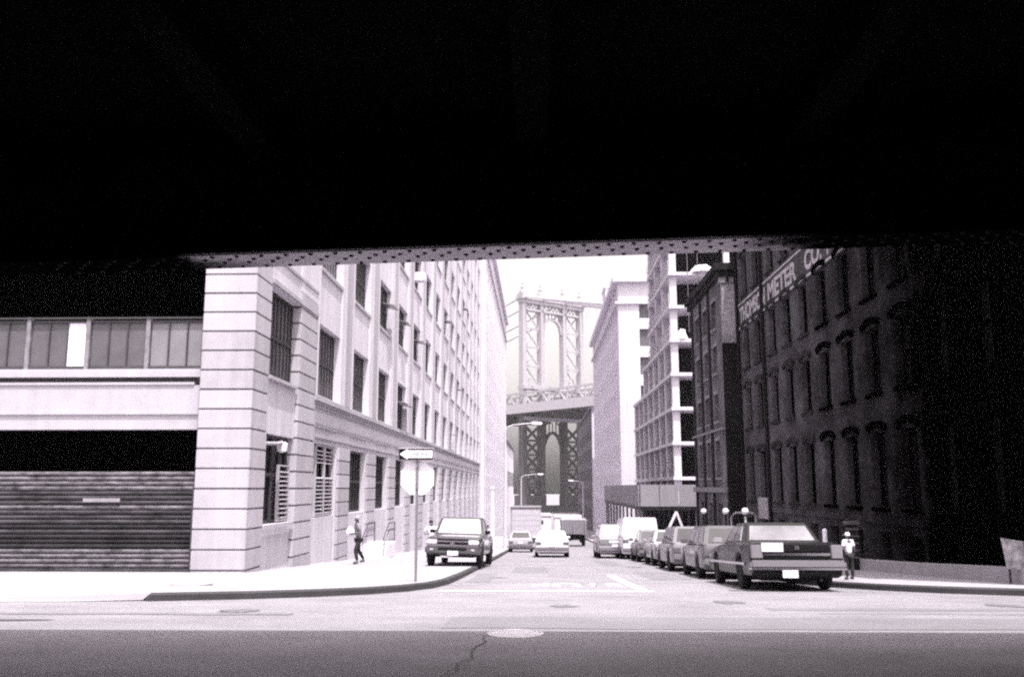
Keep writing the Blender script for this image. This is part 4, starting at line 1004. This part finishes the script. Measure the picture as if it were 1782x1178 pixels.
# dark pickup, nose to the camera, half up on the left sidewalk
L = 5.3
pk = dict(L=L, W=2.0, r=.39, zb=.42, wheels=(-1.75, 1.7), paint=car_black,
    top=[(-L / 2, 1.1), (-.9, 1.12), (.35, 1.16), (.75, 1.14), (1.0, 1.14), (2.0, 1.08), (2.45, 1.0), (2.58, .9), (L / 2, .72)],
    plan=[(-L / 2, .95), (0, 1), (1.9, .99), (2.4, .95), (L / 2, .88)],
    cab=[dict(y=(-.95, -.8, .3, .98), z=(1.13, 1.78), w=(.93, .76), sides=[(.08, .44), (.47, .8)])],
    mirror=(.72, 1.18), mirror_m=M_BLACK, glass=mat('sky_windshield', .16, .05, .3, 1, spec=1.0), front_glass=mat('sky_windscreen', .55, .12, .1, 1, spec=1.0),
    extra=[('headlight', (-.93, -.55, L / 2 - .1, L / 2 + .01, .80, .96), mat('clear_lamp', .6, .2), .03), ('headlight', (.55, .93, L / 2 - .1, L / 2 + .01, .80, .96), MATS['clear_lamp'], .03),
           ('grille', (-.54, .54, L / 2 - .1, L / 2 + .012, .93, .985), M_BLACK, 0), ('grille', (-.54, .54, L / 2 - .1, L / 2 + .012, .82, .875), M_BLACK, 0),
           ('grille_bar', (-.56, .56, L / 2 - .1, L / 2 + .035, .875, .93), M_CHROME, .01), ('emblem', (-.07, .07, L / 2, L / 2 + .06, .80, .91), M_CHROME, .01),
           ('chrome_strip', (-.92, .92, L / 2 - .1, L / 2 + .06, .735, .79), M_CHROME, .015),
           ('front_bumper', (-.97, .97, L / 2 - .25, L / 2 + .10, .46, .73), mat('dark_bumper', .07, .5), .05),
           ('air_intake', (-.5, .5, L / 2 + .09, L / 2 + .108, .60, .69), M_BLACK, 0),
           ('fog_lamp', (-.8, -.66, L / 2 + .09, L / 2 + .11, .58, .66), M_LAMP, .01), ('fog_lamp', (.66, .8, L / 2 + .09, L / 2 + .11, .58, .66), M_LAMP, .01),
           ('license_plate', (-.22, .16, L / 2 + .11, L / 2 + .13, .43, .58), M_PLATE, 0), ('skid_plate', (-.05, .42, L / 2 - .02, L / 2 + .03, .34, .41), M_SIGNBACK, .01),
           ('tailgate', (-.9, .9, -L / 2 - .03, -L / 2 + .03, .6, 1.1), car_black, .01), ('rear_bumper', (-.95, .95, -L / 2 - .15, -L / 2 + .05, .45, .6), M_CHROME, .02)])
vehicle('pickup_truck', -2.95, 35.6, R(180 - 2.5), pk, 'black pickup truck parked half on the left sidewalk facing the camera', 'pickup truck', roll=R(-1.5), z=gz(35.6) + .08)

# box truck
t = Thing('box_truck', (-1.05, 77, gz(77)), 'grey white box truck seen from behind at the end of the street', 'truck')
g0 = gz(77)
t.part('cargo_box', MB().box(-2.35, .2, 77, 83.5, g0 + .95, g0 + 3.35), mat('box_grey', .42, .6, .06, 2), bevel=.03)
rd = t.part('rear_door', MB().box(-2.22, .07, 76.93, 76.995, g0 + 1.02, g0 + 3.2), mat('box_door', .46, .6, .06, 2))
for k in range(5): t.part('door_slat', MB().box(-2.22, .07, 76.92, 76.929, g0 + 1.04 + k * .43, g0 + 1.04 + k * .43 + .4), MATS['box_door'], parent=rd)
t.part('roof_edge', MB().box(-2.37, .22, 76.9, 83.5, g0 + 3.355, g0 + 3.42), M_POLE)
t.part('chassis', MB().box(-1.9, -.3, 77, 85.3, g0 + .55, g0 + .93), M_UNDER)
t.part('cab', MB().hexa([(-2.15, 83.8, g0 + .6), (0, 83.8, g0 + .6), (0, 85.9, g0 + .6), (-2.15, 85.9, g0 + .6)], [(-2.05, 83.8, g0 + 2.4), (-.1, 83.8, g0 + 2.4), (-.1, 85.1, g0 + 2.4), (-2.05, 85.1, g0 + 2.4)]), car_white, bevel=.08)
t.part('rear_bumper', MB().box(-2.25, .1, 76.9, 77.02, g0 + .5, g0 + .62), M_DARKSTEEL)
for x in (-2.2, -.02): t.part('taillight', MB().box(x - .09, x + .09, 76.88, 76.93, g0 + .7, g0 + .85), M_TAIL)
for y in (78.6, 84.8):
    for x in (-2.05, -.1):
        w_ = t.part('wheel', MB().lathe([(.26, -.13), (.44, -.13), (.48, -.08), (.48, .08), (.44, .13), (.26, .13)], 20, (x, y, g0 + .48), 'x'), M_TYRE, smooth=40)
        t.part('rim', MB().lathe([(.25, -.1), (.2, 0), (.25, .1)], 14, (x, y, g0 + .48), 'x'), M_RIM, parent=w_)
for x in (-2.45, .3): t.part('mirror', MB().box(x - .1, x + .1, 84.9, 84.95, g0 + 1.7, g0 + 2.1), M_BLACK)
# flatbed truck in front of it
t = Thing('dump_truck', (3.3, 90, gz(90)), 'grey dump truck with dark underside standing beyond the white sedan', 'truck')
g0 = gz(90)
t.part('dump_body', MB().hexa([(2.2, 90, g0 + 1.15), (4.5, 90, g0 + 1.15), (4.5, 95, g0 + 1.15), (2.2, 95, g0 + 1.15)], [(2.1, 89.8, g0 + 2.5), (4.6, 89.8, g0 + 2.5), (4.6, 95, g0 + 2.5), (2.1, 95, g0 + 2.5)]), mat('dump_grey', .28, .7, .1))
for x in (2.2, 3.3, 4.4): t.part('body_rib', MB().box(x, x + .1, 89.7, 89.79, g0 + 1.2, g0 + 2.5), MATS['dump_grey'])
t.part('chassis', MB().box(2.5, 4.2, 90.2, 97.5, g0 + .6, g0 + 1.12), M_UNDER)
t.part('cab', MB().hexa([(2.25, 95.3, g0 + .6), (4.45, 95.3, g0 + .6), (4.45, 97.6, g0 + .6), (2.25, 97.6, g0 + .6)], [(2.35, 95.3, g0 + 2.8), (4.35, 95.3, g0 + 2.8), (4.35, 97, g0 + 2.8), (2.35, 97, g0 + 2.8)]), car_white, bevel=.08)
for y in (91.2, 92.4, 96.6):
    for x in (2.4, 4.3): t.part('wheel', MB().lathe([(.28, -.15), (.47, -.15), (.5, -.1), (.5, .1), (.47, .15), (.28, .15)], 18, (x, y, g0 + .5), 'x'), M_TYRE, smooth=40)
# white trucks further down
for x, y, w, h, lb in ((.2, 108, 2.4, 3.3, 'white high van behind the box truck, leftmost of the far white trucks'), (3.2, 122, 2.4, 3.2, 'white high van far down the street above the dump truck')):
    t = Thing('delivery_truck', (x, y, gz(y)), lb, 'truck', 'far white trucks'); g0 = gz(y)
    t.part('cargo_box', MB().box(x - w / 2, x + w / 2, y, y + 5.5, g0 + .8, g0 + h), car_white, bevel=.06)
    t.part('roof_rail', MB().box(x - w / 2 - .02, x + w / 2 + .02, y - .05, y + 5.5, g0 + h - .3, g0 + h - .2), M_POLE)
    t.part('cab', MB().box(x - w / 2 + .1, x + w / 2 - .1, y + 5.55, y + 7.2, g0 + .5, g0 + h - .8), car_white, bevel=.15)
    t.part('chassis', MB().box(x - .8, x + .8, y + .1, y + 7, g0 + .4, g0 + .78), M_UNDER)
    for yy in (y + 1.3, y + 6.2):
        for xx in (x - w / 2 + .18, x + w / 2 - .18): t.part('wheel', MB().lathe([(.25, -.12), (.4, -.12), (.42, 0), (.4, .12), (.25, .12)], 16, (xx, yy, g0 + .42), 'x'), M_TYRE, smooth=40)
for i, (x, y, p_, lb) in enumerate(((-1.3, 68, car_pale, 'pale small car parked at the left kerb before the box truck'), (5.5, 58, car_pale, 'pale car parked beyond the white van on the right'), (5.5, 63.8, car_mid, 'grey car at the right kerb just before the sidewalk shed'))):
    vehicle('parked_car', x, y, 0, simple(4.4, 1.75, 1.44, .92, .88, p_, 'sedan', glass=M_CG2), lb, 'car', 'small cars parked down the street')

# ------------------------------------------------------------------ stop sign post with one way sign
px_, py_ = -2.72, 20.75; pz = gz(py_) + .15
t = Thing('stop_sign', (px_, py_, pz), 'back of a white octagonal stop sign on a thin post at the left corner', 'sign')
t.part('post', MB().box(px_ - .028, px_ + .028, py_ - .02, py_ + .02, pz - .1, pz + 2.83), M_POLE)
oc = [(.375 / math.cos(math.pi / 8) * math.cos(math.pi / 8 + k * math.pi / 4), .375 / math.cos(math.pi / 8) * math.sin(math.pi / 8 + k * math.pi / 4)) for k in range(8)]
mb = MB(); n = 8
mb.add([(px_ + a, py_ + .03, pz + 2.24 + b) for a, b in oc] + [(px_ + a, py_ + .036, pz + 2.24 + b) for a, b in oc], [tuple(range(8)), tuple(range(8, 16))] + [(i, (i + 1) % 8, 8 + (i + 1) % 8, 8 + i) for i in range(8)])
t.part('octagon_plate', mb, M_SIGNBACK)
for dz in (2.0, 2.48): t.part('bolt', MB().lathe([(.018, 0), (.018, .012), (0, .014)], 8, (px_, py_ - .03, pz + dz)), M_POLE)
ow = Thing('one_way_sign', (px_, py_ - .04, pz + 2.64), 'black one way sign with a white arrow pointing left above the stop sign', 'sign')
oz = pz + 2.64
ow.part('plate', MB().box(px_ - .42, px_ + .36, py_ - .05, py_ - .042, oz, oz + .25), M_BLACK)
ow.part('white_border', MB().box(px_ - .425, px_ + .365, py_ - .041, py_ - .036, oz - .012, oz + .262), M_WHITE)
ar = [(-.40, .125), (-.22, .245), (-.22, .21), (.34, .21), (.34, .04), (-.22, .04), (-.22, .005)]
mb = MB(); n = len(ar); mb.add([(px_ + a, py_ - .054, oz + b) for a, b in ar] + [(px_ + a, py_ - .0505, oz + b) for a, b in ar], [tuple(range(n)), tuple(range(n, 2 * n))] + [(i, (i + 1) % n, n + (i + 1) % n, n + i) for i in range(n)])
ow.part('arrow', mb, M_WHITE)
me = text_mesh('ONE WAY', mat('faded_black', .12), .46, .09, .001, .0); o = ow.inst('lettering', me, (px_ - .16, py_ - .0565, oz + .08)); o.rotation_euler = (math.pi / 2, 0, 0)

# ------------------------------------------------------------------ street lamps
def street_lamp(x, y, h, reach, label):
    z = gz(y) + .15; t = Thing('street_lamp', (x, y, z), label, 'street lamp', 'street lamps with curved arms')
    t.part('pole', MB().tube([(x, y, z), (x, y, z + .5), (x, y, z + h - .6)], [.16, .12, .08], 10), M_POLEW, smooth=40)
    pts = [(x, y, z + h - .6), (x + reach * .06, y, z + h - .25), (x + reach * .3, y, z + h - .05), (x + reach, y, z + h + .1)]
    t.part('arm', MB().tube(pts, [.07, .06, .05, .045], 8), M_POLEW, smooth=40)
    hx = x + reach; mb = MB(); mb.hexa([(hx - .1, y - .12, z + h), (hx + .75, y - .16, z + h), (hx + .75, y + .16, z + h), (hx - .1, y + .12, z + h)], [(hx - .1, y - .08, z + h + .2), (hx + .7, y - .08, z + h + .16), (hx + .7, y + .08, z + h + .16), (hx - .1, y + .08, z + h + .2)])
    t.part('lamp_head', mb, M_WHITE, bevel=.03); t.part('lens', MB().box(hx + .15, hx + .65, y - .1, y + .1, z + h - .06, z + h - .002), M_GLOBE)
street_lamp(-2.65, 73, 9.6, 2.2, 'tall street lamp at the left kerb, nearer of the two with arms over the road')
street_lamp(-2.65, 140, 9.2, 2.6, 'distant street lamp at the left kerb in front of the bridge tower')
street_lamp(7.0, 148, 8.6, -2.2, 'far street lamp at the right kerb reaching left in front of the bridge')
# pale utility pole by the white block
t = Thing('utility_pole', (-3.1, 62, gz(62)), 'white pole at the left kerb behind the pickup truck', 'pole')
t.part('shaft', MB().tube([(-3.1, 62, gz(62)), (-3.1, 62, gz(62) + 4.2)], [.15, .12], 10), M_WHITE, smooth=40); t.part('cap', MB().lathe([(.16, 0), (.14, .12), (0, .16)], 10, (-3.1, 62, gz(62) + 4.2)), M_WHITE)
# globe lamps, posts, notice frame on the right sidewalk
for i, (px, y, lb) in enumerate(((1218, 45.7, 'white globe lamp on a black post, farthest of the three by the warehouse'), (1255, 40.5, 'white globe lamp on a black post, middle of the three by the warehouse'), (1288, 37.0, 'white globe lamp on a pale post, nearest of the three, at the notice frame'))):
    x = (px - 937.7) / 1600 * y * 1.0; zt = 1.6 - (888 - 848) / 1600 * y
    t = Thing('globe_lamp', (x, y, gz(y) + .15), lb, 'lamp', 'globe lamps on the right sidewalk')
    t.part('post', MB().tube([(x, y, gz(y) + .1), (x, y, zt - .12)], .045, 8), M_BLACK if i < 2 else M_POLEW, smooth=40)
    t.part('collar', MB().lathe([(.06, -.18), (.08, -.13), (.05, -.11)], 10, (x, y, zt)), M_BLACK)
    t.part('globe', MB().lathe([(.14 * math.sin(math.pi * k / 10), -.14 * math.cos(math.pi * k / 10)) for k in range(11)], 16, (x, y, zt)), M_GLOBE, smooth=60)
t = Thing('notice_stand', (9.6, 44.6, gz(44.6) + .15), 'open metal frame standing beside the nearest globe lamp', 'frame')
zf = gz(44.6) + .15
for a, b in (((9.95, 44.6, zf), (9.95, 44.6, zf + 1.95)), ((10.0, 44.6, zf + 2.0), (11.2 - .9, 44.6, zf + 2.0))): pass
t.part('frame_post', MB().tube([(9.1, 44.6, zf), (9.1, 44.6, zf + 1.9), (9.3, 44.6, zf + 2.1), (10.1, 44.6, zf + 2.1), (10.25, 44.6, zf + 1.95), (10.25, 44.6, zf)], .05, 8), mat('frame_paint', .35), smooth=40)
t.part('notice_board', MB().box(9.2, 10.15, 44.57, 44.62, zf + .7, zf + 1.9), M_BLACK)
ns = Thing('notice_sign', (10.4, 43.3, .9), 'small grey notice board fixed on the dark brick wall', 'sign')
ns.part('board', MB().box(10.28, 10.36, 42.45, 44.1, .2, 1.15), mat('notice_grey', .34, .8, .5, 4)); ns.part('bracket', MB().box(10.36, 10.5, 43.1, 43.4, .5, .8), M_BLACK)
for i, (px, y, zt, w, lb) in enumerate(((1334, 33.5, .22, .12, 'short white post behind the sedan roof, leftmost of three'), (1391, 29.3, .25, .075, 'short white post behind the sedan roof, middle of three'), (1420, 27.8, .35, .07, 'slim white post right of the sedan roof, rightmost of three'))):
    x = (px - 937.7) / 1600 * y; z0 = gz(y) + .15
    t = Thing('bollard', (x, y, z0), lb, 'bollard', 'white posts on the right sidewalk')
    t.part('shaft', MB().tube([(x, y, z0 - .1), (x, y, zt)], w, 10), M_WHITE, smooth=40); t.part('cap', MB().lathe([(w * 1.02, 0), (w * .8, w * .6), (0, w * .9)], 10, (x, y, zt)), M_WHITE, smooth=40); t.part('base_plate', MB().box(x - .16, x + .16, y - .16, y + .16, z0, z0 + .02), M_DARKSTEEL)
# leaning poster board at the right edge
t = Thing('poster_board', (10.0, 20.5, gz(20.5) + .15), 'white board with a dark lower half leaning by the right wall', 'board')
zb = gz(20.5) + .15
t.part('panel', MB().hexa([(9.95, 20.35, zb + .3), (10.3, 20.25, zb + .3), (10.3, 20.29, zb + .3), (9.95, 20.39, zb + .3)], [(9.88, 20.38, zb + .95), (10.3, 20.3, zb + .88), (10.3, 20.34, zb + .88), (9.88, 20.42, zb + .95)]), mat('poster_print', .35, .6, .95, 5))
t.part('leg', MB().box(10.0, 10.04, 20.4, 20.44, zb, zb + .9), M_DARKSTEEL); t.part('leg', MB().box(10.24, 10.28, 20.36, 20.4, zb, zb + .85), M_DARKSTEEL)

# ------------------------------------------------------------------ people
def skin_mesh(verts, edges, rad, root, m, name, sub=2):
    me = bpy.data.meshes.new(name); me.from_pydata(verts, edges, [])
    o = bpy.data.objects.new(name, me); COL.objects.link(o)
    sk = o.modifiers.new('skin', 'SKIN'); sk.use_smooth_shade = True; ss = o.modifiers.new('sub', 'SUBSURF'); ss.levels = sub; ss.render_levels = sub
    for i, r_ in enumerate(rad): me.skin_vertices[0].data[i].radius = r_ if isinstance(r_, tuple) else (r_, r_)
    me.skin_vertices[0].data[root].use_root = True
    dg = bpy.context.evaluated_depsgraph_get(); out = bpy.data.meshes.new_from_object(o.evaluated_get(dg))
    bpy.data.objects.remove(o); bpy.data.meshes.remove(me)
    out.materials.clear(); out.materials.append(m); out.name = name
    return out
def person(loc, rz, h, label, arms, legs, mats, hat=None, group=None, lean=0.0):
    """arms: per side (elbow, wrist); legs: per side (knee, ankle); local: faces -y, metres at 1.75 m"""
    k = h / 1.75
    e = tag(empty('person', loc, rz), label, 'person', group); e.scale = (k, k, k)
    J = {}; v = []; ed = []; ra = []
    def a(n, p, r_, par=None):
        J[n] = len(v); v.append(p); ra.append(r_)
        if par is not None: ed.append((J[par], J[n]))
    ln = lean
    a('pel', (0, 0, .94), (.14, .10)); a('spi', (0, ln * .3, 1.13), (.125, .09), 'pel'); a('che', (0, ln * .7, 1.33), (.15, .10), 'spi'); a('nec', (0, ln, 1.48), .055, 'che')
    a('hb', (0, ln - .01, 1.55), .065, 'nec'); a('hd', (0, ln - .015, 1.63), (.075, .09), 'hb'); a('top', (0, ln - .01, 1.71), (.06, .07), 'hd'); a('nose', (0, ln - .105, 1.615), .014, 'hd')
    for s, nm in ((1, 'r'), (-1, 'l')):
        a('ear' + nm, (s * .078, ln, 1.62), .016, 'hd')
        a('sh' + nm, (s * .185, ln, 1.42), .058, 'che'); el, wr = arms[nm]
        a('el' + nm, el, .042, 'sh' + nm); a('wr' + nm, wr, .03, 'el' + nm)
        d = (Vector(wr) - Vector(el)).normalized(); sd = Vector((0, 1, 0)) if abs(d.y) < .8 else Vector((0, 0, 1)); sd = (sd - d * sd.dot(d)).normalized()
        pm_ = Vector(wr) + d * .08; a('pa' + nm, tuple(pm_), (.038, .02), 'wr' + nm)
        for q, off, ln_ in ((1, -.03, .07), (2, -.01, .085), (3, .01, .08), (4, .03, .06)):
            b_ = pm_ + d * .03 + sd * off; a(f'f{q}{nm}', tuple(b_), .009, 'pa' + nm); a(f'g{q}{nm}', tuple(b_ + d * ln_ * .6 + sd.cross(d) * .02), .008, f'f{q}{nm}')
        tb = Vector(wr) + d * .04 - sd * .035; a('t1' + nm, tuple(tb), .011, 'wr' + nm); a('t2' + nm, tuple(tb + d * .045 - sd * .02), .009, 't1' + nm)
        kn, an = legs[nm]
        a('hi' + nm, (s * .09, 0, .90), .085, 'pel'); a('kn' + nm, kn, .058, 'hi' + nm); a('an' + nm, an, .042, 'kn' + nm); a('to' + nm, (an[0], an[1] - .15, an[2] - .05), .038, 'an' + nm)
    link('body', skin_mesh(v, ed, ra, 0, mats['skin'], 'body'), e)
    # shirt
    sv = [(0, 0, .90), (0, ln * .3, 1.13), (0, ln * .7, 1.33), (0, ln, 1.46)]; se = [(0, 1), (1, 2), (2, 3)]; sr = [(.165, .125), (.15, .115), (.175, .125), (.075, .075)]
    for s, nm in ((1, 'r'), (-1, 'l')):
        el = Vector(arms[nm][0]); sh = Vector((s * .185, ln, 1.42)); m_ = sh.lerp(el, .75); i = len(sv)
        sv += [tuple(sh), tuple(m_)]; sr += [.078, .068]; se += [(2, i), (i, i + 1)]
    link('shirt', skin_mesh(sv, se, sr, 0, mats['shirt'], 'shirt'), e)
    tv = [(0, 0, .95)]; te = []; tr_ = [(.15, .115)]
    for s, nm in ((1, 'r'), (-1, 'l')):
        i = len(tv); kn, an = legs[nm]; tv += [(s * .09, 0, .86), kn, (an[0], an[1], an[2] + .03)]; tr_ += [.1, .078, .068]; te += [(0, i), (i, i + 1), (i + 1, i + 2)]
    link('trousers', skin_mesh(tv, te, tr_, 0, mats['trousers'], 'trousers'), e)
    for nm in ('r', 'l'):
        an = legs[nm][1]; link('shoe', skin_mesh([(an[0], an[1] + .05, an[2] - .04), (an[0], an[1] - .06, an[2] - .045), (an[0], an[1] - .17, an[2] - .06)], [(0, 1), (1, 2)], [.045, .05, .035], 1, mats['shoe'], 'shoe', 1), e)
    hp = [(.094, -.01), (.098, .03), (.088, .075), (.055, .11), (0, .122)]
    mb = MB().lathe(hp, 16, (0, ln - .005, 1.635)); 
    if hat: mb.hexa([(-.07, ln - .2, 1.64), (.07, ln - .2, 1.64), (.08, ln - .07, 1.65), (-.08, ln - .07, 1.65)], [(-.07, ln - .2, 1.655), (.07, ln - .2, 1.655), (.08, ln - .07, 1.67), (-.08, ln - .07, 1.67)])
    ob = mb.build('cap' if hat else 'hair', hat or M_HAIR, e, smooth=50)
    for s in (-1, 1): MB().lathe([(.012 * math.sin(math.pi * q / 4), -.012 * math.cos(math.pi * q / 4)) for q in range(5)], 8, (s * .032, ln - .098, 1.635)).build('eye', M_HAIR, e)
    MB().box(-.025, .025, ln - .1, ln - .085, 1.565, 1.573).build('mouth', M_TROU, e)
    return e
stand = dict(r=((.11, -.03, .5), (.12, .02, .09)), l=((-.11, .03, .5), (-.12, .04, .09)))
walkp = dict(r=((.1, -.14, .5), (.11, -.06, .1)), l=((-.1, .02, .49), (-.11, .24, .13)))
hang = dict(r=((.27, .03, 1.13), (.28, -.08, .88)), l=((-.27, .02, 1.13), (-.28, -.08, .88)))
hold = dict(r=((.28, -.02, 1.15), (.2, -.26, 1.12)), l=((-.28, .0, 1.14), (-.14, -.27, 1.10)))
bentarm = dict(r=((.3, .1, 1.16), (.26, .12, .93)), l=((-.3, .02, 1.15), (-.22, -.22, 1.18)))
y = 35.0
per = person((-6.75, y, gz(y) + .15), R(-65), 1.76, 'person in grey shirt and dark trousers carrying a white bag by the factory wall', hold, walkp, dict(skin=M_SKIND, shirt=mat('grey_cotton', .22, .9), trousers=M_TROU, shoe=M_SHOE), hat=mat('cap_grey', .3), lean=-.06)
bag = skin_mesh([(0, 0, .0), (0, 0, .16), (0, 0, .30), (.0, 0, .40)], [(0, 1), (1, 2), (2, 3)], [(.16, .12), (.2, .15), (.13, .1), (.035, .03)], 0, M_SHIRTW, 'bag', 2)
bo = tag(link('bag', bag, None, (-7.05, y - .12, gz(y) + .15 + .98)), 'white bundle held in front by the person at the factory wall', 'bag')
y = 38.3
person((-4.42, y, gz(y) + .15), R(25), 1.66, 'person in a white shirt standing between the pickup and the factory wall', bentarm, stand, dict(skin=M_SKIN, shirt=M_SHIRTW, trousers=M_TROU, shoe=M_SHOE), hat=None)
y = 22.4
person((7.28, y, gz(y) + .15), R(200), 1.08, 'small person in a white shirt and white cap on the right sidewalk by the sedan', hang, stand, dict(skin=M_SKIND, shirt=M_SHIRTW, trousers=M_TROU, shoe=M_SHOE), hat=M_SHIRTW)
y = 66
person((-3.6, y, gz(y) + .15), R(10), 1.72, 'distant person in dark trousers on the left sidewalk behind the pickup', hang, walkp, dict(skin=M_SKIN, shirt=M_SHIRTG, trousers=M_TROU, shoe=M_SHOE))
